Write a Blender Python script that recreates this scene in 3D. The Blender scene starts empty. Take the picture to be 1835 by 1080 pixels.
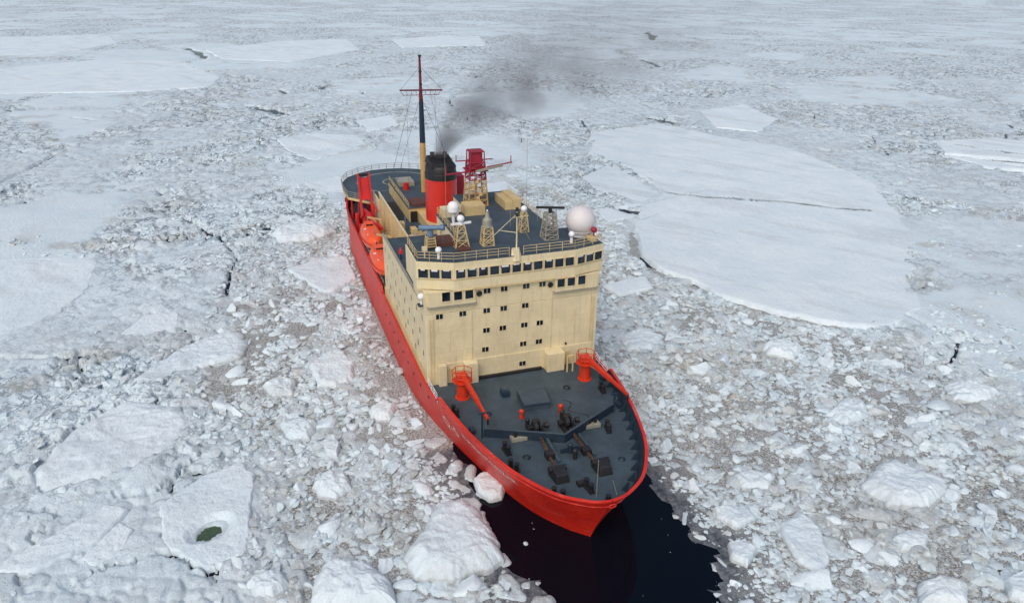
import bpy, bmesh, math, random
import numpy as np
from mathutils import Vector, Matrix

random.seed(7)
RNG = np.random.default_rng(11)
scene = bpy.context.scene
COL = scene.collection

# ------------------------------------------------------------------ camera
# World axes are the ship's: x runs forward from the stern, y to port, z up from the waterline (metres).
CAM = Vector((174.39, -29.68, 56.83))
FW = Vector((-0.86141382, 0.30183162, -0.40848977))
RT = Vector((0.32553658, 0.94545193, 0.01210699))
UP = Vector((-0.38986172, 0.12254924, 0.9126826))
cam_data = bpy.data.cameras.new('camera')
cam = bpy.data.objects.new('camera', cam_data)
COL.objects.link(cam)
cam.matrix_world = Matrix(((RT.x, UP.x, -FW.x, CAM.x), (RT.y, UP.y, -FW.y, CAM.y), (RT.z, UP.z, -FW.z, CAM.z), (0, 0, 0, 1)))
cam_data.sensor_fit = 'HORIZONTAL'
cam_data.sensor_width = 36.0
cam_data.lens = 36.0 * 1339.14 / 1835.0
cam_data.clip_start = 0.5
cam_data.clip_end = 12000.0
scene.camera = cam

# ------------------------------------------------------------------ sky and sun (overcast)
SUN_EL, SUN_AZ = math.radians(50), math.radians(-38)      # azimuth measured from +x (bow) towards port
sun_dir = Vector((math.cos(SUN_EL) * math.cos(SUN_AZ), math.cos(SUN_EL) * math.sin(SUN_AZ), math.sin(SUN_EL)))
world = bpy.data.worlds.new('World')
scene.world = world
world.use_nodes = True
wn = world.node_tree
bg = wn.nodes['Background']
sky = wn.nodes.new('ShaderNodeTexSky')
sky.sky_type = 'NISHITA'
sky.sun_disc = False
sky.sun_elevation = SUN_EL
sky.sun_rotation = math.pi / 2 - SUN_AZ
sky.altitude = 0
sky.air_density = 1.0
sky.dust_density = 4.0
sky.ozone_density = 0.15
wn.links.new(sky.outputs['Color'], bg.inputs['Color'])
bg.inputs['Strength'].default_value = 0.136
sun_data = bpy.data.lights.new('sun', 'SUN')
sun_data.energy = 0.95
sun_data.angle = math.radians(40)
sun_data.color = (1.0, 0.975, 0.94)
sun = bpy.data.objects.new('sun', sun_data)
COL.objects.link(sun)
sun.rotation_euler = (-sun_dir).to_track_quat('-Z', 'Y').to_euler()
scene.view_settings.view_transform = 'Standard'
scene.view_settings.look = 'None'
scene.view_settings.gamma = 1.0
scene.view_settings.exposure = 0.0
scene.cycles.use_denoising = True
scene.cycles.max_bounces = 6
scene.cycles.volume_bounces = 1
scene.cycles.volume_max_steps = 128

# ------------------------------------------------------------------ materials
def srgb(r, g, b):
    f = lambda c: (c / 12.92 if c <= 0.04045 else ((c + 0.055) / 1.055) ** 2.4)
    return (f(r / 255), f(g / 255), f(b / 255), 1)

class NT:
    """small helper round a material's node tree"""
    def __init__(self, name):
        self.m = bpy.data.materials.new(name)
        self.m.use_nodes = True
        self.t = self.m.node_tree
        self.b = self.t.nodes['Principled BSDF']
    def n(self, typ, **kw):
        nd = self.t.nodes.new(typ)
        for k, v in kw.items():
            if k.startswith('i_'):
                nd.inputs[k[2:].replace('_', ' ')].default_value = v
            else:
                setattr(nd, k, v)
        return nd
    def l(self, a, b):
        self.t.links.new(a, b)
    def coord(self, scale=(1, 1, 1)):
        g = self.n('ShaderNodeNewGeometry')
        mp = self.n('ShaderNodeMapping')
        mp.inputs['Scale'].default_value = scale
        self.l(g.outputs['Position'], mp.inputs['Vector'])
        return mp.outputs['Vector']
    def noise(self, vec, scale, detail=4, rough=0.6, lo=0.4, hi=0.6, a=0.0, b=1.0):
        nz = self.n('ShaderNodeTexNoise')
        nz.inputs['Scale'].default_value = scale
        nz.inputs['Detail'].default_value = detail
        nz.inputs['Roughness'].default_value = rough
        self.l(vec, nz.inputs['Vector'])
        mr = self.n('ShaderNodeMapRange')
        mr.inputs['From Min'].default_value = lo
        mr.inputs['From Max'].default_value = hi
        mr.inputs['To Min'].default_value = a
        mr.inputs['To Max'].default_value = b
        self.l(nz.outputs['Fac'], mr.inputs['Value'])
        return mr.outputs['Result'], nz.outputs['Fac']
    def mix(self, fac, a, b):
        mx = self.n('ShaderNodeMix', data_type='RGBA')
        for s, v in ((mx.inputs[0], fac), (mx.inputs[6], a), (mx.inputs[7], b)):
            if isinstance(v, (tuple, float, int)):
                s.default_value = v
            else:
                self.l(v, s)
        return mx.outputs[2]
    def math(self, op, a, b=None, clamp=False):
        md = self.n('ShaderNodeMath', operation=op, use_clamp=clamp)
        for i, v in enumerate((a, b)):
            if v is None:
                continue
            if isinstance(v, (float, int)):
                md.inputs[i].default_value = v
            else:
                self.l(v, md.inputs[i])
        return md.outputs[0]
    def bump(self, h, strength=0.3, dist=0.1, normal=None):
        bp = self.n('ShaderNodeBump')
        bp.inputs['Strength'].default_value = strength
        bp.inputs['Distance'].default_value = dist
        self.l(h, bp.inputs['Height'])
        if normal is not None:
            self.l(normal, bp.inputs['Normal'])
        return bp.outputs['Normal']
    def out(self, col, rough=0.5, normal=None, metallic=0.0, spec=None):
        if isinstance(col, tuple):
            self.b.inputs['Base Color'].default_value = col
        else:
            self.l(col, self.b.inputs['Base Color'])
        if isinstance(rough, float):
            self.b.inputs['Roughness'].default_value = rough
        else:
            self.l(rough, self.b.inputs['Roughness'])
        self.b.inputs['Metallic'].default_value = metallic
        if spec is not None:
            self.b.inputs['Specular IOR Level'].default_value = spec
        if normal is not None:
            self.l(normal, self.b.inputs['Normal'])
        return self.m

def plates(k, lw=2.6, lh=1.9, width=0.03):
    """welded plate seams, read off x+y along and z up"""
    g = k.n('ShaderNodeNewGeometry')
    s = k.n('ShaderNodeSeparateXYZ')
    k.l(g.outputs['Position'], s.inputs[0])
    c = k.n('ShaderNodeCombineXYZ')
    k.l(k.math('ADD', s.outputs['X'], s.outputs['Y']), c.inputs[0])
    k.l(s.outputs['Z'], c.inputs[1])
    br = k.n('ShaderNodeTexBrick')
    br.inputs['Color1'].default_value = (1, 1, 1, 1)
    br.inputs['Color2'].default_value = (0.86, 0.86, 0.86, 1)
    br.inputs['Mortar'].default_value = (0, 0, 0, 1)
    br.inputs['Scale'].default_value = 1.0
    br.inputs['Mortar Size'].default_value = width
    br.inputs['Mortar Smooth'].default_value = 0.5
    br.inputs['Brick Width'].default_value = lw
    br.inputs['Row Height'].default_value = lh
    k.l(c.outputs[0], br.inputs['Vector'])
    bw = k.n('ShaderNodeRGBToBW')
    k.l(br.outputs['Color'], bw.inputs[0])
    return bw.outputs[0]

def paint(name, col, dirt=None, dirt_amt=0.5, rough=0.5, streak=True, scale=1.0, var=0.12, bump=0.15, seam=None):
    """weathered paint: blotchy tone, run-off streaks, faint plate unevenness"""
    k = NT(name)
    v = k.coord()
    f1, raw = k.noise(v, 0.35 * scale, 5, 0.65, 0.35, 0.65)
    dk = tuple(c * (1 - var * 1.6) for c in col[:3]) + (1,)
    lt = tuple(min(1, c * (1 + var)) for c in col[:3]) + (1,)
    c = k.mix(f1, dk, lt)
    if dirt:
        vs = k.coord((2.2, 2.2, 0.22)) if streak else k.coord((1, 1, 1))
        f2, _ = k.noise(vs, 0.9 * scale, 6, 0.7, 0.53, 0.78, 0.0, dirt_amt)
        c = k.mix(f2, c, dirt)
    _, r2 = k.noise(v, 1.3, 3, 0.5)
    nrm = k.bump(r2, bump, 0.05)
    if seam:
        p = plates(k, *seam)
        nrm = k.bump(p, 0.5, 0.04, nrm)
        c = k.mix(k.math('MULTIPLY', k.math('SUBTRACT', 1.0, p, True), 0.16), c, tuple(q * 0.45 for q in col[:3]) + (1,))
        # thin rust weeps that start at seams and fittings
        f6, _ = k.noise(k.coord((3.4, 3.4, 0.16)), 1.0, 5, 0.75, 0.62, 0.74, 0.0, 0.55)
        c = k.mix(f6, c, srgb(134, 84, 48))
    return k.out(c, rough, nrm)

M = {}
M['hull_red'] = None
M['cream'] = paint('cream_paint', srgb(218, 204, 166), srgb(158, 124, 84), 0.38, 0.55, var=0.06, seam=(3.1, 2.8, 0.035))
M['cream_dark'] = paint('ochre_paint', srgb(204, 182, 132), srgb(138, 102, 66), 0.45, 0.55, var=0.08)
M['deck'] = paint('deck_paint', srgb(60, 75, 85), srgb(92, 97, 98), 0.35, 0.6, streak=False, var=0.16)
M['deck_dark'] = paint('deck_fitting_paint', srgb(30, 48, 64), srgb(84, 74, 66), 0.25, 0.5, var=0.15)
M['heli'] = paint('helideck_paint', srgb(60, 78, 88), srgb(96, 104, 106), 0.35, 0.7, streak=False, var=0.15)
M['orange'] = paint('orange_paint', srgb(204, 54, 24), srgb(120, 40, 22), 0.35, 0.45, var=0.1)
M['boat'] = paint('lifeboat_gel', srgb(232, 88, 42), srgb(240, 140, 110), 0.35, 0.32, var=0.06)
M['funnel'] = paint('funnel_red', srgb(206, 44, 32), srgb(130, 30, 26), 0.35, 0.42, var=0.06)
M['crane_red'] = paint('crane_red', srgb(196, 26, 24), srgb(110, 24, 24), 0.4, 0.5, var=0.12)
M['maroon'] = paint('maroon_paint', srgb(150, 28, 50), srgb(84, 26, 34), 0.3, 0.5, var=0.1)
M['black'] = paint('black_iron', srgb(30, 30, 33), srgb(70, 56, 48), 0.4, 0.55, streak=False, var=0.3)
M['rust'] = paint('rusty_chain', srgb(92, 66, 48), srgb(48, 40, 36), 0.8, 0.8, streak=False, scale=3, var=0.3)
M['white'] = paint('white_paint', srgb(232, 233, 235), srgb(170, 170, 170), 0.3, 0.4, var=0.03)
M['radome'] = paint('radome_shell', srgb(214, 210, 210), srgb(180, 178, 178), 0.25, 0.5, var=0.02, bump=0.02)
M['mast_top'] = paint('mast_top_red', srgb(104, 30, 40), srgb(50, 26, 30), 0.4, 0.5, var=0.1)
M['mast_blue'] = paint('mast_navy', srgb(24, 40, 66), srgb(50, 50, 60), 0.3, 0.45, var=0.1)
M['mast_buff'] = paint('mast_buff', srgb(190, 154, 96), srgb(130, 92, 55), 0.4, 0.5, var=0.08)
M['grey_blue'] = paint('grey_blue_paint', srgb(96, 122, 146), None, 0, 0.5)
M['steel'] = paint('dull_steel', srgb(150, 146, 132), srgb(110, 90, 70), 0.4, 0.45, var=0.1)
M['brown'] = paint('brown_cover', srgb(96, 58, 48), srgb(60, 40, 36), 0.4, 0.7, streak=False)
M['green'] = paint('green_paint', srgb(40, 84, 66), None, 0, 0.5)
M['jacket'] = paint('red_jacket', srgb(216, 26, 22), None, 0, 0.8)
M['trousers'] = paint('blue_trousers', srgb(38, 44, 84), None, 0, 0.85)
M['skin'] = paint('skin', srgb(196, 146, 120), None, 0, 0.6)

def hull_mat():
    k = NT('hull_red_paint')
    v = k.coord()
    vs = k.coord((0.12, 0.12, 1.4))
    f, _ = k.noise(vs, 1.6, 6, 0.7, 0.44, 0.66)
    f2, _ = k.noise(v, 0.22, 5, 0.6, 0.4, 0.62)
    base = k.mix(f2, srgb(204, 34, 20), srgb(222, 46, 28))
    # scuffed, chalky paint along the parallel side where ice rubs; the bow keeps its fresh coat
    sep = k.n('ShaderNodeSeparateXYZ')
    k.l(v, sep.inputs[0])
    mr = k.n('ShaderNodeMapRange')
    mr.inputs['From Min'].default_value = 112
    mr.inputs['From Max'].default_value = 90
    k.l(sep.outputs['X'], mr.inputs['Value'])
    old = k.math('MULTIPLY', mr.outputs['Result'], k.math('ADD', k.math('MULTIPLY', f, 0.45), 0.15), True)
    c = k.mix(old, base, srgb(184, 58, 54))
    f3, _ = k.noise(k.coord((0.3, 0.3, 2.5)), 2.2, 6, 0.75, 0.58, 0.72, 0.0, 0.7)
    c = k.mix(f3, c, srgb(132, 34, 30))
    f4, _ = k.noise(k.coord((0.16, 0.16, 3.0)), 1.1, 7, 0.8, 0.55, 0.70, 0.0, 0.6)   # ice scrapes down to primer
    c = k.mix(f4, c, srgb(214, 140, 128))
    f5, _ = k.noise(k.coord((2.6, 2.6, 0.2)), 0.9, 5, 0.7, 0.55, 0.74, 0.0, 0.6)        # run-off
    c = k.mix(f5, c, srgb(120, 40, 30))
    p = plates(k, 4.2, 1.7, 0.03)
    c = k.mix(k.math('MULTIPLY', k.math('SUBTRACT', 1.0, p, True), 0.25), c, srgb(130, 26, 20))
    _, r = k.noise(v, 0.9, 3, 0.5)
    nrm = k.bump(p, 0.5, 0.05, k.bump(r, 0.35, 0.15))
    return k.out(c, 0.45, nrm)
M['hull_red'] = hull_mat()

def glass_mat():
    k = NT('dark_window_glass')
    f, _ = k.noise(k.coord(), 0.6, 3, 0.5, 0.4, 0.6)
    return k.out(k.mix(f, (0.006, 0.010, 0.016, 1), (0.018, 0.028, 0.04, 1)), 0.08)
M['glass'] = glass_mat()
def pool_mat():
    k = NT('green_melt_water')
    f, _ = k.noise(k.coord(), 4.0, 5, 0.7, 0.52, 0.66, 0.0, 0.5)
    return k.out(k.mix(f, (0.05, 0.085, 0.045, 1), (0.20, 0.25, 0.14, 1)), 0.12)
M['pool'] = pool_mat()
M['wire'] = NT('wire').out(srgb(70, 70, 74), 0.5)
M['letter'] = NT('white_lettering').out(srgb(228, 220, 208), 0.55)

# ------------------------------------------------------------------ mesh helpers
class MB:
    def __init__(self):
        self.v, self.f, self.mi, self.cur = [], [], [], 0
    def slot(self, i):
        self.cur = i
        return self
    def add(self, verts, faces):
        o = len(self.v)
        self.v += [tuple(p) for p in verts]
        self.f += [tuple(i + o for i in f) for f in faces]
        self.mi += [self.cur] * len(faces)
        return self
    def box(self, x0, x1, y0, y1, z0, z1, rot=0, piv=None):
        P = [(x0, y0, z0), (x1, y0, z0), (x1, y1, z0), (x0, y1, z0), (x0, y0, z1), (x1, y0, z1), (x1, y1, z1), (x0, y1, z1)]
        if rot:
            px, py = piv or ((x0 + x1) / 2, (y0 + y1) / 2)
            c, s = math.cos(rot), math.sin(rot)
            P = [(px + (x - px) * c - (y - py) * s, py + (x - px) * s + (y - py) * c, z) for x, y, z in P]
        return self.add(P, [(3, 2, 1, 0), (4, 5, 6, 7), (0, 1, 5, 4), (1, 2, 6, 5), (2, 3, 7, 6), (3, 0, 4, 7)])
    def beam(self, a, b, w, h, w2=None, h2=None):
        """rectangular bar from a to b"""
        a, b = Vector(a), Vector(b)
        d = (b - a).normalized()
        s = d.cross(Vector((0, 0, 1)))
        s = s.normalized() if s.length > 1e-4 else Vector((0, 1, 0))
        u = s.cross(d)
        w2, h2 = w2 or w, h2 or h
        P = []
        for p, ww, hh in ((a, w, h), (b, w2, h2)):
            P += [p - s * ww / 2 - u * hh / 2, p + s * ww / 2 - u * hh / 2, p + s * ww / 2 + u * hh / 2, p - s * ww / 2 + u * hh / 2]
        return self.add(P, [(0, 1, 2, 3)[::-1], (4, 5, 6, 7), (0, 1, 5, 4), (1, 2, 6, 5), (2, 3, 7, 6), (3, 0, 4, 7)])
    def tube(self, a, b, r, r2=None, n=8, caps=True):
        a, b = Vector(a), Vector(b)
        d = (b - a).normalized()
        s = d.cross(Vector((0, 0, 1)))
        s = s.normalized() if s.length > 1e-4 else Vector((1, 0, 0))
        u = s.cross(d)
        r2 = r if r2 is None else r2
        P = []
        for p, rr in ((a, r), (b, r2)):
            for i in range(n):
                t = 2 * math.pi * i / n
                P.append(p + s * rr * math.cos(t) + u * rr * math.sin(t))
        F = [(i, (i + 1) % n, n + (i + 1) % n, n + i) for i in range(n)]
        if caps:
            F += [tuple(range(n))[::-1], tuple(range(n, 2 * n))]
        return self.add(P, F)
    def path(self, pts, r, n=6, closed=False):
        m = len(pts)
        for i in range(m if closed else m - 1):
            self.tube(pts[i], pts[(i + 1) % m], r, n=n)
        return self
    def lathe(self, prof, c, n=24, sx=1.0, sy=1.0, lean=(0, 0)):
        """prof: list of (radius, z) from bottom to top"""
        P, F = [], []
        for r, z in prof:
            for i in range(n):
                t = 2 * math.pi * i / n
                P.append((c[0] + r * sx * math.cos(t) + lean[0] * z, c[1] + r * sy * math.sin(t) + lean[1] * z, c[2] + z))
        for k in range(len(prof) - 1):
            for i in range(n):
                F.append((k * n + i, k * n + (i + 1) % n, (k + 1) * n + (i + 1) % n, (k + 1) * n + i))
        F.append(tuple(range(n))[::-1])
        F.append(tuple(range((len(prof) - 1) * n, len(prof) * n)))
        return self.add(P, F)
    def prism(self, poly, z0, z1):
        n = len(poly)
        P = [(x, y, z0) for x, y in poly] + [(x, y, z1) for x, y in poly]
        F = [tuple(range(n))[::-1], tuple(range(n, 2 * n))] + [(i, (i + 1) % n, n + (i + 1) % n, n + i) for i in range(n)]
        return self.add(P, F)
    def sphere(self, c, r, sz=1.0, n=16, m=10):
        prof = [(r * math.sin(math.pi * k / m) + 1e-3, -r * sz * math.cos(math.pi * k / m)) for k in range(m + 1)]
        return self.lathe(prof, c, n)
    def build(self, name, mats, parent=None, smooth=False, bevel=0, angle=35):
        me = bpy.data.meshes.new(name)
        me.from_pydata(self.v, [], self.f)
        for m in (mats if isinstance(mats, (list, tuple)) else [mats]):
            me.materials.append(M[m] if isinstance(m, str) else m)
        if len(me.materials) > 1:
            me.polygons.foreach_set('material_index', self.mi)
        o = bpy.data.objects.new(name, me)
        COL.objects.link(o)
        o.parent = parent
        if smooth:
            me.shade_smooth()
            me.set_sharp_from_angle(angle=math.radians(angle))
        if bevel:
            bv = o.modifiers.new('bevel', 'BEVEL')
            bv.width = bevel
            bv.segments = 2
            bv.limit_method = 'ANGLE'
        me.update()
        return o

def empty(name, loc, parent=None):
    o = bpy.data.objects.new(name, None)
    o.location = loc
    o.parent = parent
    COL.objects.link(o)
    return o

def tag(o, label=None, cat=None, group=None, kind=None):
    for k, v in (('label', label), ('category', cat), ('group', group), ('kind', kind)):
        if v:
            o[k] = v
    return o

def copy_mesh(o, name, parent, loc=(0, 0, 0), rot=(0, 0, 0), scale=None):
    c = o.copy()
    c.name = name
    COL.objects.link(c)
    c.parent = parent
    c.location = loc
    c.rotation_euler = rot
    if scale:
        c.scale = scale
    return c

# ------------------------------------------------------------------ hull lines (needed by the ice too)
def spline(pts, n):
    """Catmull-Rom through pts, resampled to n points at equal arc length"""
    p = np.array(pts, float)
    q = np.vstack([2 * p[0] - p[1], p, 2 * p[-1] - p[-2]])
    out = []
    for i in range(1, len(q) - 2):
        t = np.linspace(0, 1, 24, endpoint=False)[:, None]
        a, b, c, d = q[i - 1], q[i], q[i + 1], q[i + 2]
        out.append(0.5 * ((2 * b) + (-a + c) * t + (2 * a - 5 * b + 4 * c - d) * t ** 2 + (-a + 3 * b - 3 * c + d) * t ** 3))
    out = np.vstack(out + [p[-1:]])
    s = np.concatenate([[0], np.cumsum(np.hypot(*np.diff(out, axis=0).T))])
    u = np.linspace(0, s[-1], n)
    return np.stack([np.interp(u, s, out[:, 0]), np.interp(u, s, out[:, 1])], 1)

NH = 260
WLC = spline([(1.5, 0), (2.2, 4.5), (4, 7.6), (8, 10.2), (16, 12.0), (30, 12.5), (50, 12.6), (75, 12.4), (84, 11.8), (92, 10.4), (99, 8.6), (106, 6.6), (111, 4.5), (114.6, 2.1), (116.7, 0)], NH)
DKC = spline([(1.0, 0), (1.6, 5), (3.5, 8.6), (8, 11.2), (16, 12.2), (30, 12.4), (60, 12.4), (80, 12.4), (90, 12.35), (95, 12.0), (102, 11.05), (107.5, 9.9), (112.5, 8.35), (116, 6.6), (118.6, 4.7), (120.3, 2.4), (120.85, 1.1), (121.0, 0)], NH)
ZTOP = 8.1
def level(z):
    """half-breadth curve of the hull at height z"""
    w = max(0.0, min(1.0, z / ZTOP)) ** 1.12
    c = WLC * (1 - w) + DKC * w
    if z < 0:
        c = c * np.array([1, 1 + 0.04 * z]) + np.array([0.25 * z, 0]) * (np.arange(NH) / NH)[:, None] ** 6
    return c
def half_breadth(x, z):
    c = level(z)
    k = int(np.argmax(c[:, 0] > 60))
    return float(np.interp(x, c[k:, 0], c[k:, 1]))

# ------------------------------------------------------------------ noise for the ice
def hsh(ix, iy, s):
    h = (ix.astype(np.int64) * 374761393 + iy.astype(np.int64) * 668265263 + s * 1442695041) & 0xFFFFFFFF
    h = ((h ^ (h >> 13)) * 1274126177) & 0xFFFFFFFF
    h = ((h ^ (h >> 15)) * 2246822519) & 0xFFFFFFFF
    return ((h ^ (h >> 16)) & 0xFFFFFF) / float(0x1000000)
def vnoise(x, y, s=0):
    ix, iy = np.floor(x), np.floor(y)
    fx, fy = x - ix, y - iy
    fx, fy = fx * fx * (3 - 2 * fx), fy * fy * (3 - 2 * fy)
    a, b, c, d = hsh(ix, iy, s), hsh(ix + 1, iy, s), hsh(ix, iy + 1, s), hsh(ix + 1, iy + 1, s)
    return (a * (1 - fx) + b * fx) * (1 - fy) + (c * (1 - fx) + d * fx) * fy
def fbm(x, y, s=0, o=4, g=0.5):
    t, a, n = 0, 1, 0
    for k in range(o):
        t = t + a * vnoise(x * 2 ** k + 17.3 * k, y * 2 ** k - 9.1 * k, s + k)
        n += a
        a *= g
    return t / n
def worley(x, y, s=0):
    """distance to nearest and second cell centre, three random numbers and offset of the nearest cell"""
    ix, iy = np.floor(x), np.floor(y)
    f1 = np.full(x.shape, 9.0); f2 = f1.copy()
    r = np.zeros(x.shape); bx = np.zeros(x.shape); by = np.zeros(x.shape); cx = np.zeros(x.shape); cy = np.zeros(x.shape)
    for dx in (-1, 0, 1):
        for dy in (-1, 0, 1):
            jx, jy = ix + dx, iy + dy
            ox, oy = jx + hsh(jx, jy, s) - x, jy + hsh(jx, jy, s + 1) - y
            d = np.hypot(ox, oy)
            m = d < f1
            f2 = np.where(m, f1, np.minimum(f2, d))
            f1 = np.where(m, d, f1)
            bx = np.where(m, ox, bx); by = np.where(m, oy, by); cx = np.where(m, jx, cx); cy = np.where(m, jy, cy)
    return f1, f2, hsh(cx, cy, s + 2), hsh(cx, cy, s + 3), hsh(cx, cy, s + 4), bx, by
def sstep(a, b, x):
    t = np.clip((x - a) / (b - a), 0, 1)
    return t * t * (3 - 2 * t)
def poly_sdf(x, y, poly):
    """signed distance to a polygon, positive inside"""
    p = np.array(poly, float)
    best = np.full(x.shape, 1e9)
    inside = np.zeros(x.shape, bool)
    for i in range(len(p)):
        a, b = p[i], p[(i + 1) % len(p)]
        ex, ey = b - a
        wx, wy = x - a[0], y - a[1]
        t = np.clip((wx * ex + wy * ey) / (ex * ex + ey * ey + 1e-9), 0, 1)
        best = np.minimum(best, (wx - ex * t) ** 2 + (wy - ey * t) ** 2)
        c = (a[1] > y) != (b[1] > y)
        with np.errstate(divide='ignore', invalid='ignore'):
            xx = ex * (y - a[1]) / (ey if abs(ey) > 1e-9 else 1e-9) + a[0]
        inside ^= c & (x < xx)
    d = np.sqrt(best)
    return np.where(inside, d, -d)
def line_dist(x, y, pts):
    best = np.full(x.shape, 1e9)
    for a, b in zip(pts[:-1], pts[1:]):
        ex, ey = b[0] - a[0], b[1] - a[1]
        wx, wy = x - a[0], y - a[1]
        t = np.clip((wx * ex + wy * ey) / (ex * ex + ey * ey + 1e-9), 0, 1)
        best = np.minimum(best, np.hypot(wx - ex * t, wy - ey * t))
    return best

# ------------------------------------------------------------------ where things lie on the sea
LEAD = [(95.9, -9.8), (101.7, -8.9), (103.0, -9.2), (107.5, -9.3), (113, -10), (116.9, -9.9), (119.2, -8.0), (122.0, -6.9), (124.9, -7.2), (134, -7.5), (137, 6), (131, 8.5), (126.7, 7.3), (125.3, 10.3), (123.1, 11.4), (120.9, 10.9), (120.2, 9.5), (117.5, 10.1), (114.9, 9.8), (111.7, 9.7), (109.1, 10.2), (104, 10.0), (104, 0), (96, -4)]
HULL2D = [tuple(p) for p in WLC[::6]] + [tuple(WLC[-1])] + [(x, -y) for x, y in WLC[::-6]]
# the broken, stained brash that the ship has churned up on either side
DIRTY_P = [(-34, -3), (-20, -9), (-2, -13), (12, -31), (43, -39), (70, -42), (80, -40), (91, -35), (115, -35), (140, -37), (150, 30), (142, 52), (120, 66), (110, 70), (92, 71), (82, 63), (67, 52), (47, 44), (27, 51), (-6, 50), (-24, 40), (-34, 22)]
BIG_FLOE = [(-81.6, 90.2), (-90.4, 123.9), (-59.0, 134.0), (-36.5, 146.0), (5.5, 140.8), (32.3, 125.1), (50.7, 111.9), (69.2, 91.8), (82.4, 80.6), (85.6, 71.7), (82.7, 64.7), (74.8, 56.7), (68.0, 53.2), (58.1, 48.5), (48.7, 46.3), (38.5, 47.1), (20.8, 55.8), (8.7, 63.7), (2, 74), (-10.0, 77.2), (-33.8, 78.4), (-46.7, 74.4)]
HOLES = [((103.2, -39.2), (1.15, 1.5), 0.5), ((-161, -22), (14, 3.2), 0.55), ((-97, 128), (9, 2.5), 0.2), ((-2, 205), (9, 2), 0.9), ((14, 214), (12, 1.8), 0.9), ((12.7, 60), (6, 1.6), 0.5), ((-410, -60), (34.4, 2.5), 0.22), ((-381, -55), (19.8, 3.0), 0.15), ((-274, -36), (6.0, 2.0), 0.41), ((-223, 8), (9.3, 2.0), 2.61), ((-211, -13), (9.4, 1.5), 0.08), ((-281, 223), (23.8, 3.0), -0.26), ((-474, 329), (53.1, 4.0), -0.46), ((4, 189), (2.0, 1.6), 1.29), ((9, 194), (3.8, 1.5), 1.20), ((-13, 194), (3.4, 0.9), 0.92), ((-442, 81), (4.8, 2.0), 0.39), ((-93, 130), (3.6, 3.0), 3.09), ((-983, -124), (24.1, 4.5), 2.91), ((-860, -198), (13.9, 3.5), 2.84)]

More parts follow.
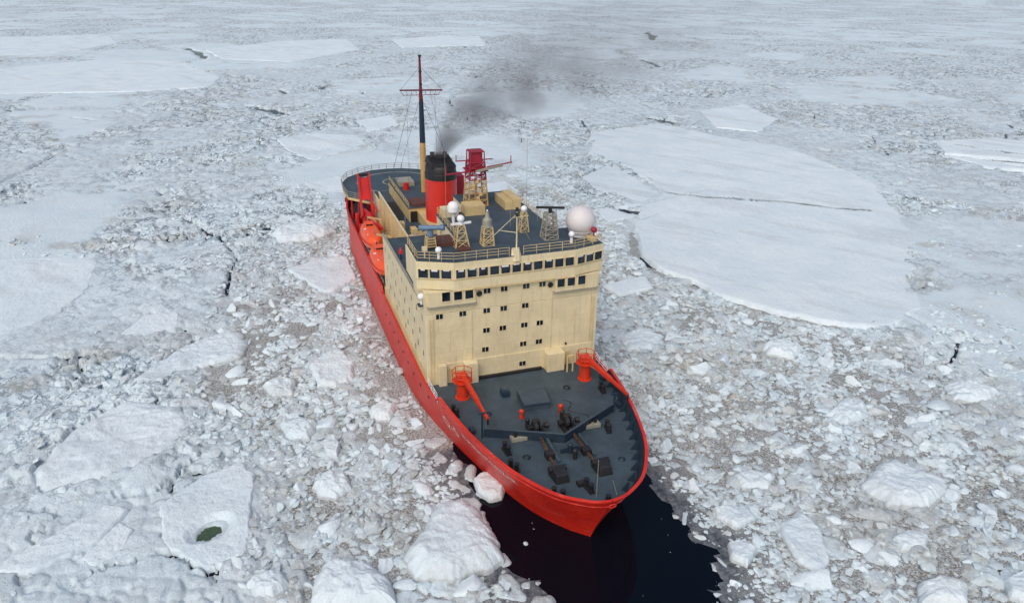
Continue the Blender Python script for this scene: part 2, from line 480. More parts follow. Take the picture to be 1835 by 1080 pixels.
FLOES = [
    ('ice_block', 'tall thick white ice block nearest the bow, on the edge of the open water', 2.0, 0.46, [(107.1, -14.5), (107.1, -11.8), (109.9, -10.5), (113.9, -9.9), (117.4, -10.1), (118.5, -12.0), (118.4, -14.0), (118.9, -15.9), (117.9, -18.0), (117.1, -19.8), (114.1, -20.2), (112.0, -18.4), (109.0, -16.2)]),
    ('ice_block', 'small rounded pinkish ice block touching the red hull near the bow', 1.0, 0.3, [(103.7, -9.6), (102.8, -8.1), (103.7, -6.6), (106.3, -6.3), (107.9, -7.3), (107.9, -8.8), (106.0, -9.8)]),
    ('ice_floe', 'bright white round floe alone in the brash left of the superstructure', 0.9, 0.35, [(69.0, -25.9), (64.9, -22.6), (64.8, -20.2), (70.7, -18.9), (75.4, -19.9), (76.6, -22.7), (75.5, -25.0)]),
    ('ice_block', 'big bright white slab standing in the brash at far right of the bow', 1.5, 0.5, [(119.5, 34.0), (116.7, 39.5), (116.3, 42.1), (118.8, 43.2), (121.5, 44.9), (123.6, 43.2), (124.9, 38.7), (123.2, 34.6)]),
    ('ice_floe', 'flat white floe broken off the left corner of the huge floe', 0.7, 0.12, [(-22.8, 60.2), (-34.1, 74.7), (-22.3, 75.5), (-0.3, 73.6), (6.9, 64.6), (-2.8, 61.3), (-10.7, 58.3)]),
    ('ice_floe', 'small white flat floe just right of the big white radome', 0.7, 0.12, [(7.8, 50.6), (5.9, 61.1), (16.8, 57.8), (18.1, 49.6)]),
    ('ice_floe', 'clean white floe behind the stern, left of the tall mast', 0.9, 0.15, [(-100.8, -21.8), (-107.1, -8.8), (-98.8, 6.1), (-85.0, 7.5), (-72.3, -3.2), (-63.9, -12.8), (-80.2, -19.3)]),
    ('ice_block', 'lumpy bright white ice heap left of the lifeboats', 1.6, 0.6, [(5.7, -28.7), (-0.8, -26.9), (-3.4, -21.1), (-0.6, -14.8), (6.5, -14.1), (10.4, -19.7), (10.5, -26.9)]),
    ('ice_floe', 'wide smooth snow floe across the upper left, larger and nearer of two', 1.0, 0.15, [(-323.3, -173.0), (-369.9, -113.3), (-353.3, -67.3), (-267.9, -40.5), (-235.7, -45.5), (-225.3, -77.4), (-237.2, -150.6)]),
    ('ice_floe', 'wide smooth snow floe at upper left edge, the farther of two', 1.0, 0.15, [(-543.3, -230.2), (-568.4, -135.7), (-483.0, -115.2), (-419.3, -140.2), (-400.3, -193.0)]),
    ('ice_floe', 'smooth snow floe cut by the left edge of the picture halfway down', 0.8, 0.2, [(3.8, -87.9), (9.6, -62.5), (28.1, -62.9), (38.4, -66.5), (48.1, -76.3)]),
    ('ice_floe', 'long snow drifted floe at lower left above the long narrow floe', 1.0, 0.4, [(86.2, -60.1), (77.4, -56.8), (71.4, -50.4), (75.7, -43.2), (80.8, -41.9), (86.5, -44.6), (89.9, -50.6), (91.3, -58.0)]),
    ('ice_floe', 'snow covered floe at lower left with a small dark green hole', 0.8, 0.2, [(97.2, -44.8), (93.6, -41.1), (91.5, -36.0), (94.7, -34.3), (102.9, -35.0), (109.0, -35.7), (109.2, -40.0), (104.1, -44.0)]),
    ('ice_floe', 'long narrow tilted white floe in the lower left corner', 1.1, 0.25, [(103.5, -61.0), (99.6, -54.8), (95.5, -49.9), (97.0, -47.6), (102.0, -50.1), (104.8, -55.8)]),
    ('ice_floe', 'tongue shaped thin floe beside the dark gap at lower left', 0.8, 0.15, [(104.1, -51.7), (98.9, -48.6), (100.8, -47.0), (103.8, -47.5), (105.7, -50.2)]),
    ('ice_block', 'angular white ice block at the bottom, between holed floe and large heap', 1.2, 0.5, [(113.0, -35.8), (111.2, -34.1), (112.4, -32.1), (114.2, -31.4), (115.6, -33.2), (114.6, -34.9)]),
    ('ice_block', 'large lumpy white ice heap cut by the bottom edge left of the bow', 1.4, 0.55, [(115.0, -29.5), (112.3, -28.1), (112.1, -25.8), (113.7, -23.8), (116.8, -22.0), (120.2, -21.8), (117.9, -30.0)]),
    ('ice_block', 'oval grey white ice block just right of the open water, upper of two', 0.8, 0.4, [(117.3, 15.1), (118.0, 19.3), (120.5, 18.6), (120.9, 15.8), (118.7, 14.7)]),
    ('ice_block', 'oval grey white ice block just right of the open water, lower of two', 0.9, 0.4, [(122.7, 13.4), (122.8, 15.6), (124.7, 15.8), (126.2, 13.5), (124.7, 12.4)]),
    ('ice_floe', 'long pale floe slanting down in the brash right of the open water', 0.7, 0.3, [(121.7, 20.8), (121.0, 24.7), (123.5, 24.9), (128.1, 22.4), (129.6, 19.9), (127.4, 18.9), (124.1, 19.6)]),
    ('ice_block', 'ribbed oval ice block in the brash right of the bow', 0.9, 0.5, [(112.7, 20.8), (112.4, 23.6), (114.3, 25.9), (116.1, 23.6), (114.9, 20.7)]),
    ('ice_block', 'big rounded ice lump at the bottom right, left of the corner one', 1.2, 0.5, [(133.8, 28.3), (133.9, 31.6), (135.7, 33.0), (137.6, 30.8), (136.1, 26.2)]),
    ('ice_block', 'rounded ice lump in the bottom right corner of the picture', 1.1, 0.4, [(136.2, 37.0), (135.9, 40.7), (138.3, 40.8), (139.6, 36.8), (138.1, 35.7)]),
    ('ice_block', 'white lumpy ice block below the lower edge of the huge floe', 1.2, 0.6, [(84.5, 45.3), (83.8, 49.9), (87.9, 51.4), (90.0, 47.5), (87.5, 44.4)]),
    ('ice_floe', 'smooth white floe at left, the smaller above a broad tilted floe', 0.8, 0.15, [(49.3, -54.7), (42.3, -51.1), (42.1, -45.6), (48.8, -45.2), (51.4, -50.2)]),
    ('ice_floe', 'broad tilted snow floe at left with a blue shadowed step', 1.0, 0.4, [(66.2, -51.3), (56.8, -44.1), (52.0, -36.5), (57.5, -34.2), (63.1, -35.5), (65.1, -43.7), (68.7, -48.8)]),
    ('ice_block', 'white rough ice block in brown brash left of the bow', 1.3, 0.7, [(99.2, -28.0), (97.2, -25.8), (98.1, -23.8), (101.0, -23.6), (102.2, -25.6), (101.0, -27.5)]),
    ('ice_block', 'small upright angular white ice block in brown brash left of the foredeck', 1.4, 0.4, [(91.0, -25.9), (89.9, -24.4), (92.0, -23.8), (94.2, -24.5), (93.5, -25.8)]),
    ('ice_floe', 'smooth white floe with a dark crack at the right edge of the picture', 0.9, 0.12, [(-32.1, 204.6), (-31.4, 232.2), (-14.2, 244.0), (26.5, 190.2), (4.1, 190.6), (-12.0, 189.5)]),
    ('ice_floe', 'pale oval floe just above the huge floe', 0.9, 0.12, [(-110.4, 155.6), (-120.7, 184.0), (-84.8, 175.8), (-65.2, 153.0), (-76.1, 141.6)]),
    ('ice_floe', 'bright white floe showing behind the lattice radar tower', 0.9, 0.12, [(-22.5, 30.6), (-24.3, 37.3), (-12.7, 37.8), (-6.5, 30.6), (-10.8, 27.0)]),
    ('ice_floe', 'smooth distant floe at top, left of the mast', 1.0, 0.12, [(-419.9, -54.5), (-474.5, -0.4), (-489.4, 53.9), (-397.6, 51.7), (-332.2, -1.4), (-356.8, -41.1)]),
    ('ice_floe', 'smooth distant floe at top, right beside the mast head', 1.0, 0.12, [(-472.4, 88.0), (-506.1, 144.0), (-489.7, 169.9), (-411.2, 151.8), (-407.4, 84.2)]),
    ('ice_floe', 'small pale floe directly left of the tall mast', 0.8, 0.12, [(-127.7, 9.5), (-136.0, 25.2), (-114.2, 24.6), (-104.7, 11.1)]),
    ('ice_floe', 'tilted stained ice sheet with straight blue edge beside the stern hull', 0.8, 0.2, [(27.8, -26.3), (23.2, -20.9), (23.3, -13.8), (36.3, -13.6), (40.6, -18.4), (41.1, -20.5)]),
    ('ice_floe', 'pale flat floe left of the helicopter deck', 0.7, 0.12, [(-37.0, -18.4), (-43.5, -8.4), (-33.7, -3.1), (-25.1, -6.1), (-27.1, -14.8)]),
    ('ice_floe', 'pale flat floe right of the superstructure below the radome', 0.7, 0.25, [(53.4, 31.4), (51.9, 41.3), (57.6, 40.4), (58.8, 32.3)]),
    ('ice_block', 'low white ice block in brash at lower right, above two rounded lumps', 0.9, 0.4, [(127.8, 30.9), (127.3, 33.5), (128.8, 35.1), (130.0, 33.4), (129.5, 30.5)]),
    ('ice_block', 'white ice block right of the foredeck, midway to the right edge', 1.0, 0.6, [(104.8, 41.4), (102.5, 46.2), (104.1, 48.8), (107.3, 46.8), (108.0, 42.0)]),
    ('ice_block', 'broad white ice block near the right edge below the huge floe', 1.1, 0.6, [(104.0, 63.5), (104.0, 69.0), (107.8, 70.2), (109.6, 65.8), (107.5, 61.8)]),
    ('ice_block', 'white ice block in brash close right of the superstructure', 0.9, 0.5, [(74.1, 24.7), (72.3, 29.9), (76.4, 31.9), (80.3, 27.6), (79.0, 23.7)]),
    ('ice_block', 'white ice lump below the bright round floe, left of it', 1.0, 0.6, [(73.0, -32.7), (70.7, -30.2), (72.8, -28.0), (76.8, -28.6), (77.0, -31.4)]),
    ('ice_block', 'white ice lump in brash nearest the hull left of the foredeck crane', 1.0, 0.5, [(84.5, -19.1), (82.3, -16.4), (85.1, -14.9), (87.6, -16.6), (87.2, -18.8)]),
    ('ice_block', 'white ice lump in brown brash level with the foredeck crane, farther left', 1.1, 0.6, [(84.3, -31.0), (83.2, -28.0), (85.9, -26.0), (88.9, -27.4), (88.0, -30.1)]),
]

def masks(x, y):
    wx = x + 5 * (fbm(x / 11, y / 11, 91, 3) - .5)
    wy = y + 5 * (fbm(x / 11, y / 11, 97, 3) - .5)
    lead = poly_sdf(x + 1.6 * (fbm(x / 2.2, y / 2.2, 31, 4) - .5) * 2, y + 1.6 * (fbm(x / 2.2, y / 2.2, 37, 4) - .5) * 2, LEAD)
    dirty = sstep(-5, 6, poly_sdf(wx, wy, DIRTY_P))
    hull = poly_sdf(x, y, HULL2D)
    return lead, dirty, hull

def slush_pool(x, y):
    """patches where the brash opens and the brown slush lies bare"""
    return sstep(0.50, 0.62, 0.6 * fbm(x / 9, y / 9, 901, 3) + 0.4 * fbm(x / 2.2, y / 2.2, 905, 3)) * sstep(10, 45, x) * np.where(y > 0, 0.55, 1.0)

def ice_height(x, y):
    """height of the pack above the water, its stain and its snow cover"""
    lead, dirty, hull = masks(x, y)
    r = np.hypot(x - CAM.x, y - CAM.y)
    far = sstep(160, 420, r)
    snow = 1 - dirty
    # loose rubble in two sizes, tilted blocks with gaps between
    w1 = 1.1 * (fbm(x / 2.6, y / 2.6, 5, 3) - .5)
    w2 = 1.1 * (fbm(x / 2.6, y / 2.6, 9, 3) - .5)
    def rubble(sc, amp, seed, gap):
        f1, f2, a, b, c, ox, oy = worley((x + w1 * sc * .5) / sc, (y + w2 * sc * .5) / sc, seed)
        e = sstep(0.0, gap, f2 - f1)
        top = amp * (0.15 + 0.85 * a ** 1.6) + amp * 0.8 * ((b - .5) * ox + (c - .5) * oy)
        dome = 1 - 0.5 * np.clip(f1, 0, 1) ** 2
        return top * dome, e, a
    ra, ea, ida = rubble(3.4, 0.85, 101, 0.30)
    rb, eb, idb = rubble(1.45, 0.42, 131, 0.30)
    patch = fbm(x / 14, y / 14, 55, 4)
    big = sstep(0.34, 0.50, patch)
    rub = np.maximum(ra * ea * big * (ida > 0.35), rb * eb) - 0.22 * (1 - np.maximum(eb, ea * big * (ida > .35)))
    pool = slush_pool(x, y)
    rub = rub - 0.55 * pool
    # drifted snow over frozen rubble farther off
    fr1, fe1, fid = rubble(5.2, 0.75, 171, 0.30)
    fr2, fe2, fid2 = rubble(2.1, 0.42, 191, 0.34)
    pat2 = fbm(x / 26, y / 26, 61, 4)
    ridge = 0.25 + 0.75 * sstep(0.36, 0.56, pat2)
    deep = sstep(0.44, 0.60, fbm(x / 9, y / 9, 63, 4))
    smooth = 0.42 + 0.30 * fbm(x / 19, y / 19, 71, 4) + 0.22 * fbm(x / 3.1, y / 3.1, 73, 4)
    frozen = smooth + ridge * (np.maximum(fr1 * fe1 * (fid > .4), np.maximum(0.9 * fr2 * fe2, 0.5 * rb * eb)) - (0.22 + 0.95 * deep) * (1 - np.maximum(fe2, fe1 * (fid > .4))))
    # procedural floes far from the ship
    ww1 = 30 * (fbm(x / 45, y / 45, 15, 4) - .5)
    ww2 = 30 * (fbm(x / 45, y / 45, 19, 4) - .5)
    g1, g2, ga, gb, gc, gx, gy = worley((x + ww1) / 62, (y + ww2) / 62, 201)
    flo = (ga > 0.52) * sstep(0.05, 0.20, g2 - g1 + 0.25 * (fbm(x / 8, y / 8, 27, 4) - .5)) * sstep(0.34, 0.50, fbm(x / 75, y / 75, 23, 3) + 0.10) * sstep(90, 150, r)
    pan = 0.62 + 0.30 * fbm(x / 25, y / 25, 77, 4) + 0.10 * fbm(x / 4, y / 4, 78, 3)
    frozen = frozen * (1 - flo) + pan * flo
    h = rub * (1 - snow) + frozen * snow
    # cracks: sparse, where the pack has parted
    k1, k2, ka, kb, kc, _, _ = worley((x + ww1 * .7) / 48, (y + ww2 * .7) / 48, 301)
    cm = sstep(0.55, 0.66, fbm(x / 24, y / 24, 311, 4))
    crack = (1 - sstep(0.004, 0.020, k2 - k1)) * cm * snow
    m1, m2, ma, mb, mc, _, _ = worley((x + w1 * 6) / 13, (y + w2 * 6) / 13, 331)
    cm2 = sstep(0.52, 0.66, fbm(x / 15, y / 15, 341, 4)) * (1 - flo)
    crack = np.maximum(crack, (1 - sstep(0.01, 0.045, m2 - m1)) * cm2 * snow)
    crack = crack * (1 - sstep(420, 800, r))
    for (hx, hy), (a, b), th in HOLES:
        u = (x - hx) * math.cos(th) + (y - hy) * math.sin(th)
        v = -(x - hx) * math.sin(th) + (y - hy) * math.cos(th)
        q_ = 1.6 if a < 20 else 7.0
        d = np.hypot(u / a, (v + 0.25 * a * (fbm(u / (a * .5), u * 0, 411, 3) - .5) * (a > 3)) / b) + 1.1 * (fbm(x / q_, y / q_, 401, 3) - .5)
        crack = np.maximum(crack, 1 - sstep(0.8, 1.15, d))
    h = h * (1 - crack) - 0.9 * crack
    # big traced floe stands in its own bed: lower the pack under it
    bf = poly_sdf(x, y, BIG_FLOE)
    h = np.where(bf > 1.5, -0.9, h)
    h = h - 1.1 * sstep(-2.4, -1.0, bf) * dirty
    for nm, lab, th, ro, poly in FLOES:        # every traced floe lies in its own bed too
        if nm != 'ice_floe':
            continue
        xs, ys = [p[0] for p in poly], [p[1] for p in poly]
        m = (x > min(xs)) & (x < max(xs)) & (y > min(ys)) & (y < max(ys))
        if m.any():
            d = poly_sdf(x[m], y[m], poly)
            h[m] = np.where(d > 0.4, np.minimum(h[m], 0.30), h[m])
    # open lead and the hull push the ice down
    edge = sstep(1.6, -0.6, lead)
    h = h * edge - 1.2 * (1 - edge)
    thin = sstep(-9, -1.0, lead) * dirty
    h = h - 0.28 * thin
    h = np.where(hull > -0.2, -1.5, h)
    # algae and engine-churn stain
    stain = dirty * sstep(0.46, 0.70, fbm(x / 6.5, y / 6.5, 501, 4)) * 0.9 + 0.35 * dirty * sstep(.5, .7, vnoise(x / .9, y / .9, 511))
    stain = stain + snow * ridge * sstep(0.60, 0.78, fbm(x / 8, y / 8, 521, 4)) * 0.7
    pink = 0.5 * sstep(13, 1, -hull) * sstep(0.42, 0.62, fbm(x / 5, y / 5, 541, 4)) * (x < 100) + 0.25 * sstep(0.60, 0.75, fbm(x / 12, y / 12, 547, 4))
    wet = (1 - flo * snow) * (1 - 0.4 * sstep(250, 700, r)) * sstep(0.35, 0.62, 0.55 * fbm(x / 17, y / 17, 551, 4) + 0.45 * fbm(x / 3.5, y / 3.5, 557, 4)) * (0.6 + 0.4 * dirty) + 0.12 * dirty
    opn = (1 - flo * snow) * (0.25 + 0.75 * ridge) * (1 - 0.6 * dirty) * (0.5 + 0.5 * sstep(70, 170, r))
    return h, np.clip(stain, 0, 1), np.clip(wet, 0, 1), np.clip(pink, 0, 1), np.clip(opn, 0, 1)

def grid_mesh(name, X, Y, Z, attrs, mat, closed=False):
    nr, nc = X.shape
    me = bpy.data.meshes.new(name)
    idx = np.arange(nr * nc).reshape(nr, nc)
    if closed:
        idx = np.concatenate([idx, idx[:, :1]], 1)
    q = np.stack([idx[:-1, :-1], idx[1:, :-1], idx[1:, 1:], idx[:-1, 1:]], -1).reshape(-1, 4)
    me.vertices.add(nr * nc)
    me.vertices.foreach_set('co', np.stack([X, Y, Z], -1).astype(np.float32).ravel())
    me.loops.add(q.size)
    me.loops.foreach_set('vertex_index', q.astype(np.int32).ravel())
    me.polygons.add(len(q))
    me.polygons.foreach_set('loop_start', np.arange(0, q.size, 4, dtype=np.int32))
    me.polygons.foreach_set('use_smooth', np.ones(len(q), bool))
    for k, a in attrs.items():
        at = me.attributes.new(k, 'FLOAT', 'POINT')
        at.data.foreach_set('value', a.astype(np.float32).ravel())
    me.materials.append(mat)
    me.update(calc_edges=True)
    me.validate()
    o = bpy.data.objects.new(name, me)
    COL.objects.link(o)
    return o

# ------------------------------------------------------------------ ice materials
def ice_mat(name, attr=True, inst=False, tone=(0.685, 0.79, 0.835, 1), stain_scale=1.0):
    k = NT(name)
    v = k.coord()
    def at(nm):
        a = k.n('ShaderNodeAttribute', attribute_name=nm)
        a.attribute_type = 'INSTANCER' if inst else 'GEOMETRY'
        return a.outputs['Fac']
    f, _ = k.noise(v, 0.09, 5, 0.6, 0.38, 0.62)
    c = k.mix(f, tone, tuple(t * q for t, q in zip(tone[:3], (0.90, 0.93, 0.95))) + (1,))
    f2, _ = k.noise(v, 0.9, 4, 0.6, 0.55, 0.75, 0, 0.5)
    c = k.mix(f2, c, (0.60, 0.68, 0.73, 1))
    if attr and name == 'pack_ice_surface':   # crumbs and pits of the surface too small and far to build
        f4, _ = k.noise(v, 1.1, 6, 0.78, 0.52, 0.66)
        f5, _ = k.noise(v, 0.07, 4, 0.6, 0.36, 0.58)
        c = k.mix(k.math('MULTIPLY', k.math('MULTIPLY', k.math('MULTIPLY', f4, f5), at('wet')), 0.7), c, (0.26, 0.30, 0.33, 1))
        # hairline gaps between frozen pieces, open in places
        wv = k.n('ShaderNodeTexNoise')
        wv.inputs['Scale'].default_value = 0.7
        wv.inputs['Detail'].default_value = 4
        k.l(v, wv.inputs['Vector'])
        ad = k.n('ShaderNodeVectorMath', operation='MULTIPLY_ADD')
        k.l(wv.outputs['Color'], ad.inputs[0])
        ad.inputs[1].default_value = (2.2, 2.2, 0)
        k.l(v, ad.inputs[2])
        gaps = None
        for sc, wd, lo in ((0.42, 0.088, 0.44), (1.05, 0.115, 0.45), (0.13, 0.026, 0.49)):
            fl = k.n('ShaderNodeVectorMath', operation='MULTIPLY')
            k.l(ad.outputs[0], fl.inputs[0])
            fl.inputs[1].default_value = (1, 1, 0)
            vo = k.n('ShaderNodeTexVoronoi', feature='DISTANCE_TO_EDGE')
            vo.inputs['Scale'].default_value = sc
            k.l(fl.outputs[0], vo.inputs['Vector'])
            fm, _ = k.noise(v, 0.35 if sc > .2 else 0.06, 5, 0.7, lo, lo + 0.14, 0.0, wd)
            ln = k.math('MULTIPLY', k.math('SUBTRACT', fm, vo.outputs['Distance']), 30.0, True)
            gaps = ln if gaps is None else k.math('MAXIMUM', gaps, ln)
        gp = k.n('ShaderNodeAttribute', attribute_name='open')
        gaps = k.math('MULTIPLY', gaps, gp.outputs['Fac'], True)
        c = k.mix(k.math('MULTIPLY', gaps, 0.85), c, (0.11, 0.14, 0.165, 1))
    if attr or inst:
        fn, _ = k.noise(v, 1.7, 5, 0.7, 0.30, 0.62)
        st = k.math('MULTIPLY', at('stain'), fn, True)
        fb, _ = k.noise(v, 0.5, 3, 0.5, 0.4, 0.6)
        brown = k.mix(fb, (0.28, 0.235, 0.16, 1), (0.36, 0.35, 0.31, 1))
        c = k.mix(k.math('MULTIPLY', st, 0.85 * stain_scale), c, brown)
        fw_, _ = k.noise(v, 0.8, 5, 0.7, 0.34, 0.60, 0.25, 1.0)
        c = k.mix(k.math('MULTIPLY', k.math('MULTIPLY', at('wet'), fw_), 0.75), c, (0.49, 0.545, 0.575, 1))
        c = k.mix(k.math('MULTIPLY', at('pink'), 0.3), c, (0.55, 0.45, 0.45, 1))
    if name == 'floe_snow':                    # shade and sea water in a floe's crack, both painted dark
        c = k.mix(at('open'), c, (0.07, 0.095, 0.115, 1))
    _, b1 = k.noise(v, 1.6, 6, 0.68)
    _, b2 = k.noise(v, 6.0, 4, 0.65)
    nrm = k.bump(b1, 0.55, 0.5)
    nrm = k.bump(b2, 0.5, 0.12, nrm)
    return k.out(c, 0.62, nrm, spec=0.3)
M['pack'] = ice_mat('pack_ice_surface')
M['brash'] = ice_mat('brash_surface', attr=False, inst=True)
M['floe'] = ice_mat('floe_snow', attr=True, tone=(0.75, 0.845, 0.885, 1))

def slush_mat():
    k = NT('slush_surface')
    v = k.coord()
    f, _ = k.noise(v, 0.22, 5, 0.65, 0.36, 0.64)
    c = k.mix(f, (0.145, 0.122, 0.080, 1), (0.23, 0.24, 0.235, 1))
    f2, _ = k.noise(v, 4.2, 6, 0.8, 0.46, 0.56)
    c = k.mix(f2, c, (0.52, 0.56, 0.575, 1))
    a = k.n('ShaderNodeAttribute', attribute_name='grease')
    f3, _ = k.noise(v, 1.1, 5, 0.7, 0.40, 0.60)
    thin = k.mix(f3, (0.045, 0.055, 0.07, 1), (0.17, 0.19, 0.205, 1))
    c = k.mix(a.outputs['Fac'], c, thin)
    _, b = k.noise(v, 4.0, 5, 0.7)
    return k.out(c, 0.5, k.bump(b, 0.6, 0.15), spec=0.35)
M['slush'] = slush_mat()

def water_mat():
    k = NT('cold_dark_water')
    v = k.coord()
    _, b = k.noise(v, 0.8, 3, 0.5)
    m = k.out((0.0025, 0.0045, 0.009, 1), 0.06, k.bump(b, 0.08, 0.1))
    k.b.inputs['IOR'].default_value = 1.33
    k.b.inputs['Specular IOR Level'].default_value = 0.28
    return m
M['water'] = water_mat()

# ------------------------------------------------------------------ water, slush, pack ice
wb = MB()
wb.add([(-6000, -6000, 0), (6000, -6000, 0), (6000, 6000, 0), (-6000, 6000, 0)], [(0, 1, 2, 3)])
tag(wb.build('water', 'water'), kind='structure', label='black open water in the lead off the bow')

sx, sy = np.arange(-150, 160.1, 0.9), np.arange(-66, 100.1, 0.9)
SX, SY = np.meshgrid(sx, sy, indexing='ij')
ld, dr, hu = masks(SX, SY)
sz = -0.25 + 0.30 * sstep(0.05, 0.4, dr) * sstep(0.5, -0.7, ld) + 0.10 * (fbm(SX / 1.7, SY / 1.7, 601, 3) - .5)
grease = sstep(-9, -0.5, ld + 5 * (fbm(SX / 5, SY / 5, 611, 3) - .5)) * (SX > 96)
o = grid_mesh('slush', SX, SY, sz, {'grease': grease}, M['slush'])
tag(o, label='brown grey slush between the broken ice', kind='stuff')

ang0 = math.atan2(FW.y, FW.x)
ang = np.concatenate([np.linspace(-0.86, 0.86, 620), np.linspace(0.86, 2 * math.pi - 0.86, 72)[1:-1]]) + ang0
rad = np.concatenate([np.linspace(0.5, 44, 14), np.geomspace(46, 1700, 800), np.geomspace(1800, 6000, 12)])
RR, AA = np.meshgrid(rad, ang, indexing='ij')
PX, PY = CAM.x + RR * np.cos(AA), CAM.y + RR * np.sin(AA)
hh, st, sn, pk, op = ice_height(PX, PY)
o = grid_mesh('sea_ice', PX, PY, hh, {'stain': st, 'pink': pk, 'wet': sn, 'open': op}, M['pack'], closed=True)
tag(o, kind='structure', label='broken snow covered pack ice to the edge of the picture')

# ------------------------------------------------------------------ floes and blocks one can tell apart
CRACKS = [[(-34, 77), (-30.7, 76.9), (-18.8, 76.5), (-3.6, 74.5), (1.7, 78.5), (6.2, 84.0), (8.8, 88.9), (13.2, 96.4), (20.2, 105.2), (25.6, 111.3), (29.4, 118.7)],
          [(-26, 208), (-12, 214), (2, 224)]]
def floe_mesh(name, poly, thick, rough, seed, n=120, m=26, dome=0.0):
    """a slab of ice: ragged outline, undulating snowy top, crumbled rim dropping below the water"""
    p = np.array(poly, float)
    area = 0.5 * np.sum(p[:, 0] * np.roll(p[:, 1], -1) - np.roll(p[:, 0], -1) * p[:, 1])
    cx = np.sum((p[:, 0] + np.roll(p[:, 0], -1)) * (p[:, 0] * np.roll(p[:, 1], -1) - np.roll(p[:, 0], -1) * p[:, 1])) / (6 * area)
    cy = np.sum((p[:, 1] + np.roll(p[:, 1], -1)) * (p[:, 0] * np.roll(p[:, 1], -1) - np.roll(p[:, 0], -1) * p[:, 1])) / (6 * area)
    size = math.sqrt(abs(area))
    q = p if area > 0 else p[::-1]
    q = np.vstack([q, q[:1]])
    s = np.concatenate([[0], np.cumsum(np.hypot(*np.diff(q, axis=0).T))])
    u = np.linspace(0, s[-1], n, endpoint=False)
    ex, ey = np.interp(u, s, q[:, 0]), np.interp(u, s, q[:, 1])
    for _ in range(max(1, n // 60)):           # round the traced corners a little
        ex = 0.5 * ex + 0.25 * (np.roll(ex, 1) + np.roll(ex, -1))
        ey = 0.5 * ey + 0.25 * (np.roll(ey, 1) + np.roll(ey, -1))
    fq = max(0.8, size / 9)
    k = 1 + (0.22 if rough > .3 else 0.15) * (fbm(ex / fq, ey / fq, seed, 5, 0.62) - .5) * min(1, 14 / size + 0.25)
    ex, ey = cx + (ex - cx) * k, cy + (ey - cy) * k
    if size > 18:                              # bites and teeth along a long edge
        tx, ty = np.gradient(ex), np.gradient(ey)
        tl = np.hypot(tx, ty) + 1e-9
        j = 3.4 * (fbm(ex / 7, ey / 7, seed + 51, 4, 0.6) - .5) * min(1.0, size / 60) + 1.2 * (fbm(ex / 1.8, ey / 1.8, seed + 53, 3) - .5)
        ex, ey = ex + j * ty / tl, ey - j * tx / tl
    t = np.concatenate([np.linspace(0.004, 1, m) ** 0.62, [1.004, 1.012]])
    T = t[:, None]
    X, Y = cx + (ex - cx)[None] * T, cy + (ey - cy)[None] * T
    one = np.ones_like(X)
    sh = 0.62 if rough > .45 else (0.80 if rough > .25 else max(0.80, 1 - 1.2 / size))
    rim = 1 - np.clip((T * one - sh) / (1 - sh), 0, 1) ** (2.2 if rough > .25 else 4)
    und = thick * (0.30 * (fbm(X / (size * .35 + 1), Y / (size * .35 + 1), seed + 3, 4) - .5))
    lump = rough * (1.5 * (fbm(X / 2.6, Y / 2.6, seed + 5, 4, 0.6) - .5) + 0.7 * (fbm(X / 0.8, Y / 0.8, seed + 7, 3) - .5))
    f1, f2, a, b, c, _, _ = worley(X / (0.9 + 0.05 * size), Y / (0.9 + 0.05 * size), seed + 11)
    facet = rough * 0.40 * (a - .5) * sstep(0, .35, f2 - f1) * sstep(0.35, 0.7, T) * (1 - 0.7 * sstep(0.8, 1.0, T))
    base = 0.30 if rough > .25 else 0.55
    Z = thick * (base + (1 - base) * rim) + und + lump * (0.4 + 0.6 * rim) + facet + dome * (1 - T ** 2)
    Z = np.maximum(Z, 0.14)
    for (hx, hy), (ha, hb), th in HOLES:
        uu = (X - hx) * math.cos(th) + (Y - hy) * math.sin(th)
        vv = -(X - hx) * math.sin(th) + (Y - hy) * math.cos(th)
        d = np.hypot(uu / ha, vv / hb)
        if size < 60:
            Z = Z + (0.22 - Z) * sstep(2.0, 1.1, d)
            Z = np.where(d + 0.7 * (fbm(X / 1.1, Y / 1.1, 709, 3) - .5) < 1.0, -0.6, Z)
    opn = np.zeros_like(X)
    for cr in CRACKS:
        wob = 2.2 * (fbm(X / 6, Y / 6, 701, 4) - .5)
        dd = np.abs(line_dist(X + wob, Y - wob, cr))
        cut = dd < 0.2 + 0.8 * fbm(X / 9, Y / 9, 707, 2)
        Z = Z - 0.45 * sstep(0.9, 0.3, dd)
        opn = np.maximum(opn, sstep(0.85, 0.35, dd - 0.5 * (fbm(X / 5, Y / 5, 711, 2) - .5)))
    Z[-2], Z[-1] = -0.1, -1.0
    stain = sstep(0.60, 0.80, fbm(X / 7, Y / 7, seed + 21, 4)) * 0.35 * (rough > .25) + 0.5 * sstep(0.97, 1.0, T * np.ones_like(X)) * (rough > .25)
    hd = poly_sdf(X, Y, HULL2D)
    pink = sstep(16, 2, -hd) * 0.3 * sstep(.35, .6, fbm(X / 3, Y / 3, seed + 31, 3)) * (size < 16)
    # centre fan is closed by a tiny first ring
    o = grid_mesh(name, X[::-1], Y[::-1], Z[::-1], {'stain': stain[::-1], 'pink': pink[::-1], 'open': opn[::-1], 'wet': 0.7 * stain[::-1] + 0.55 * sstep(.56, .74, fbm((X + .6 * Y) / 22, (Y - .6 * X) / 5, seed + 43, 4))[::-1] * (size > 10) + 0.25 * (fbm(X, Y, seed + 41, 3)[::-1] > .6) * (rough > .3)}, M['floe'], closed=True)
    bm = bmesh.new()
    bm.from_mesh(o.data)
    bm.verts.ensure_lookup_table()
    last = (len(t) - 1) * n
    f = bm.faces.new([bm.verts[last + i] for i in range(n)])
    f.smooth = True
    bmesh.ops.recalc_face_normals(bm, faces=bm.faces)
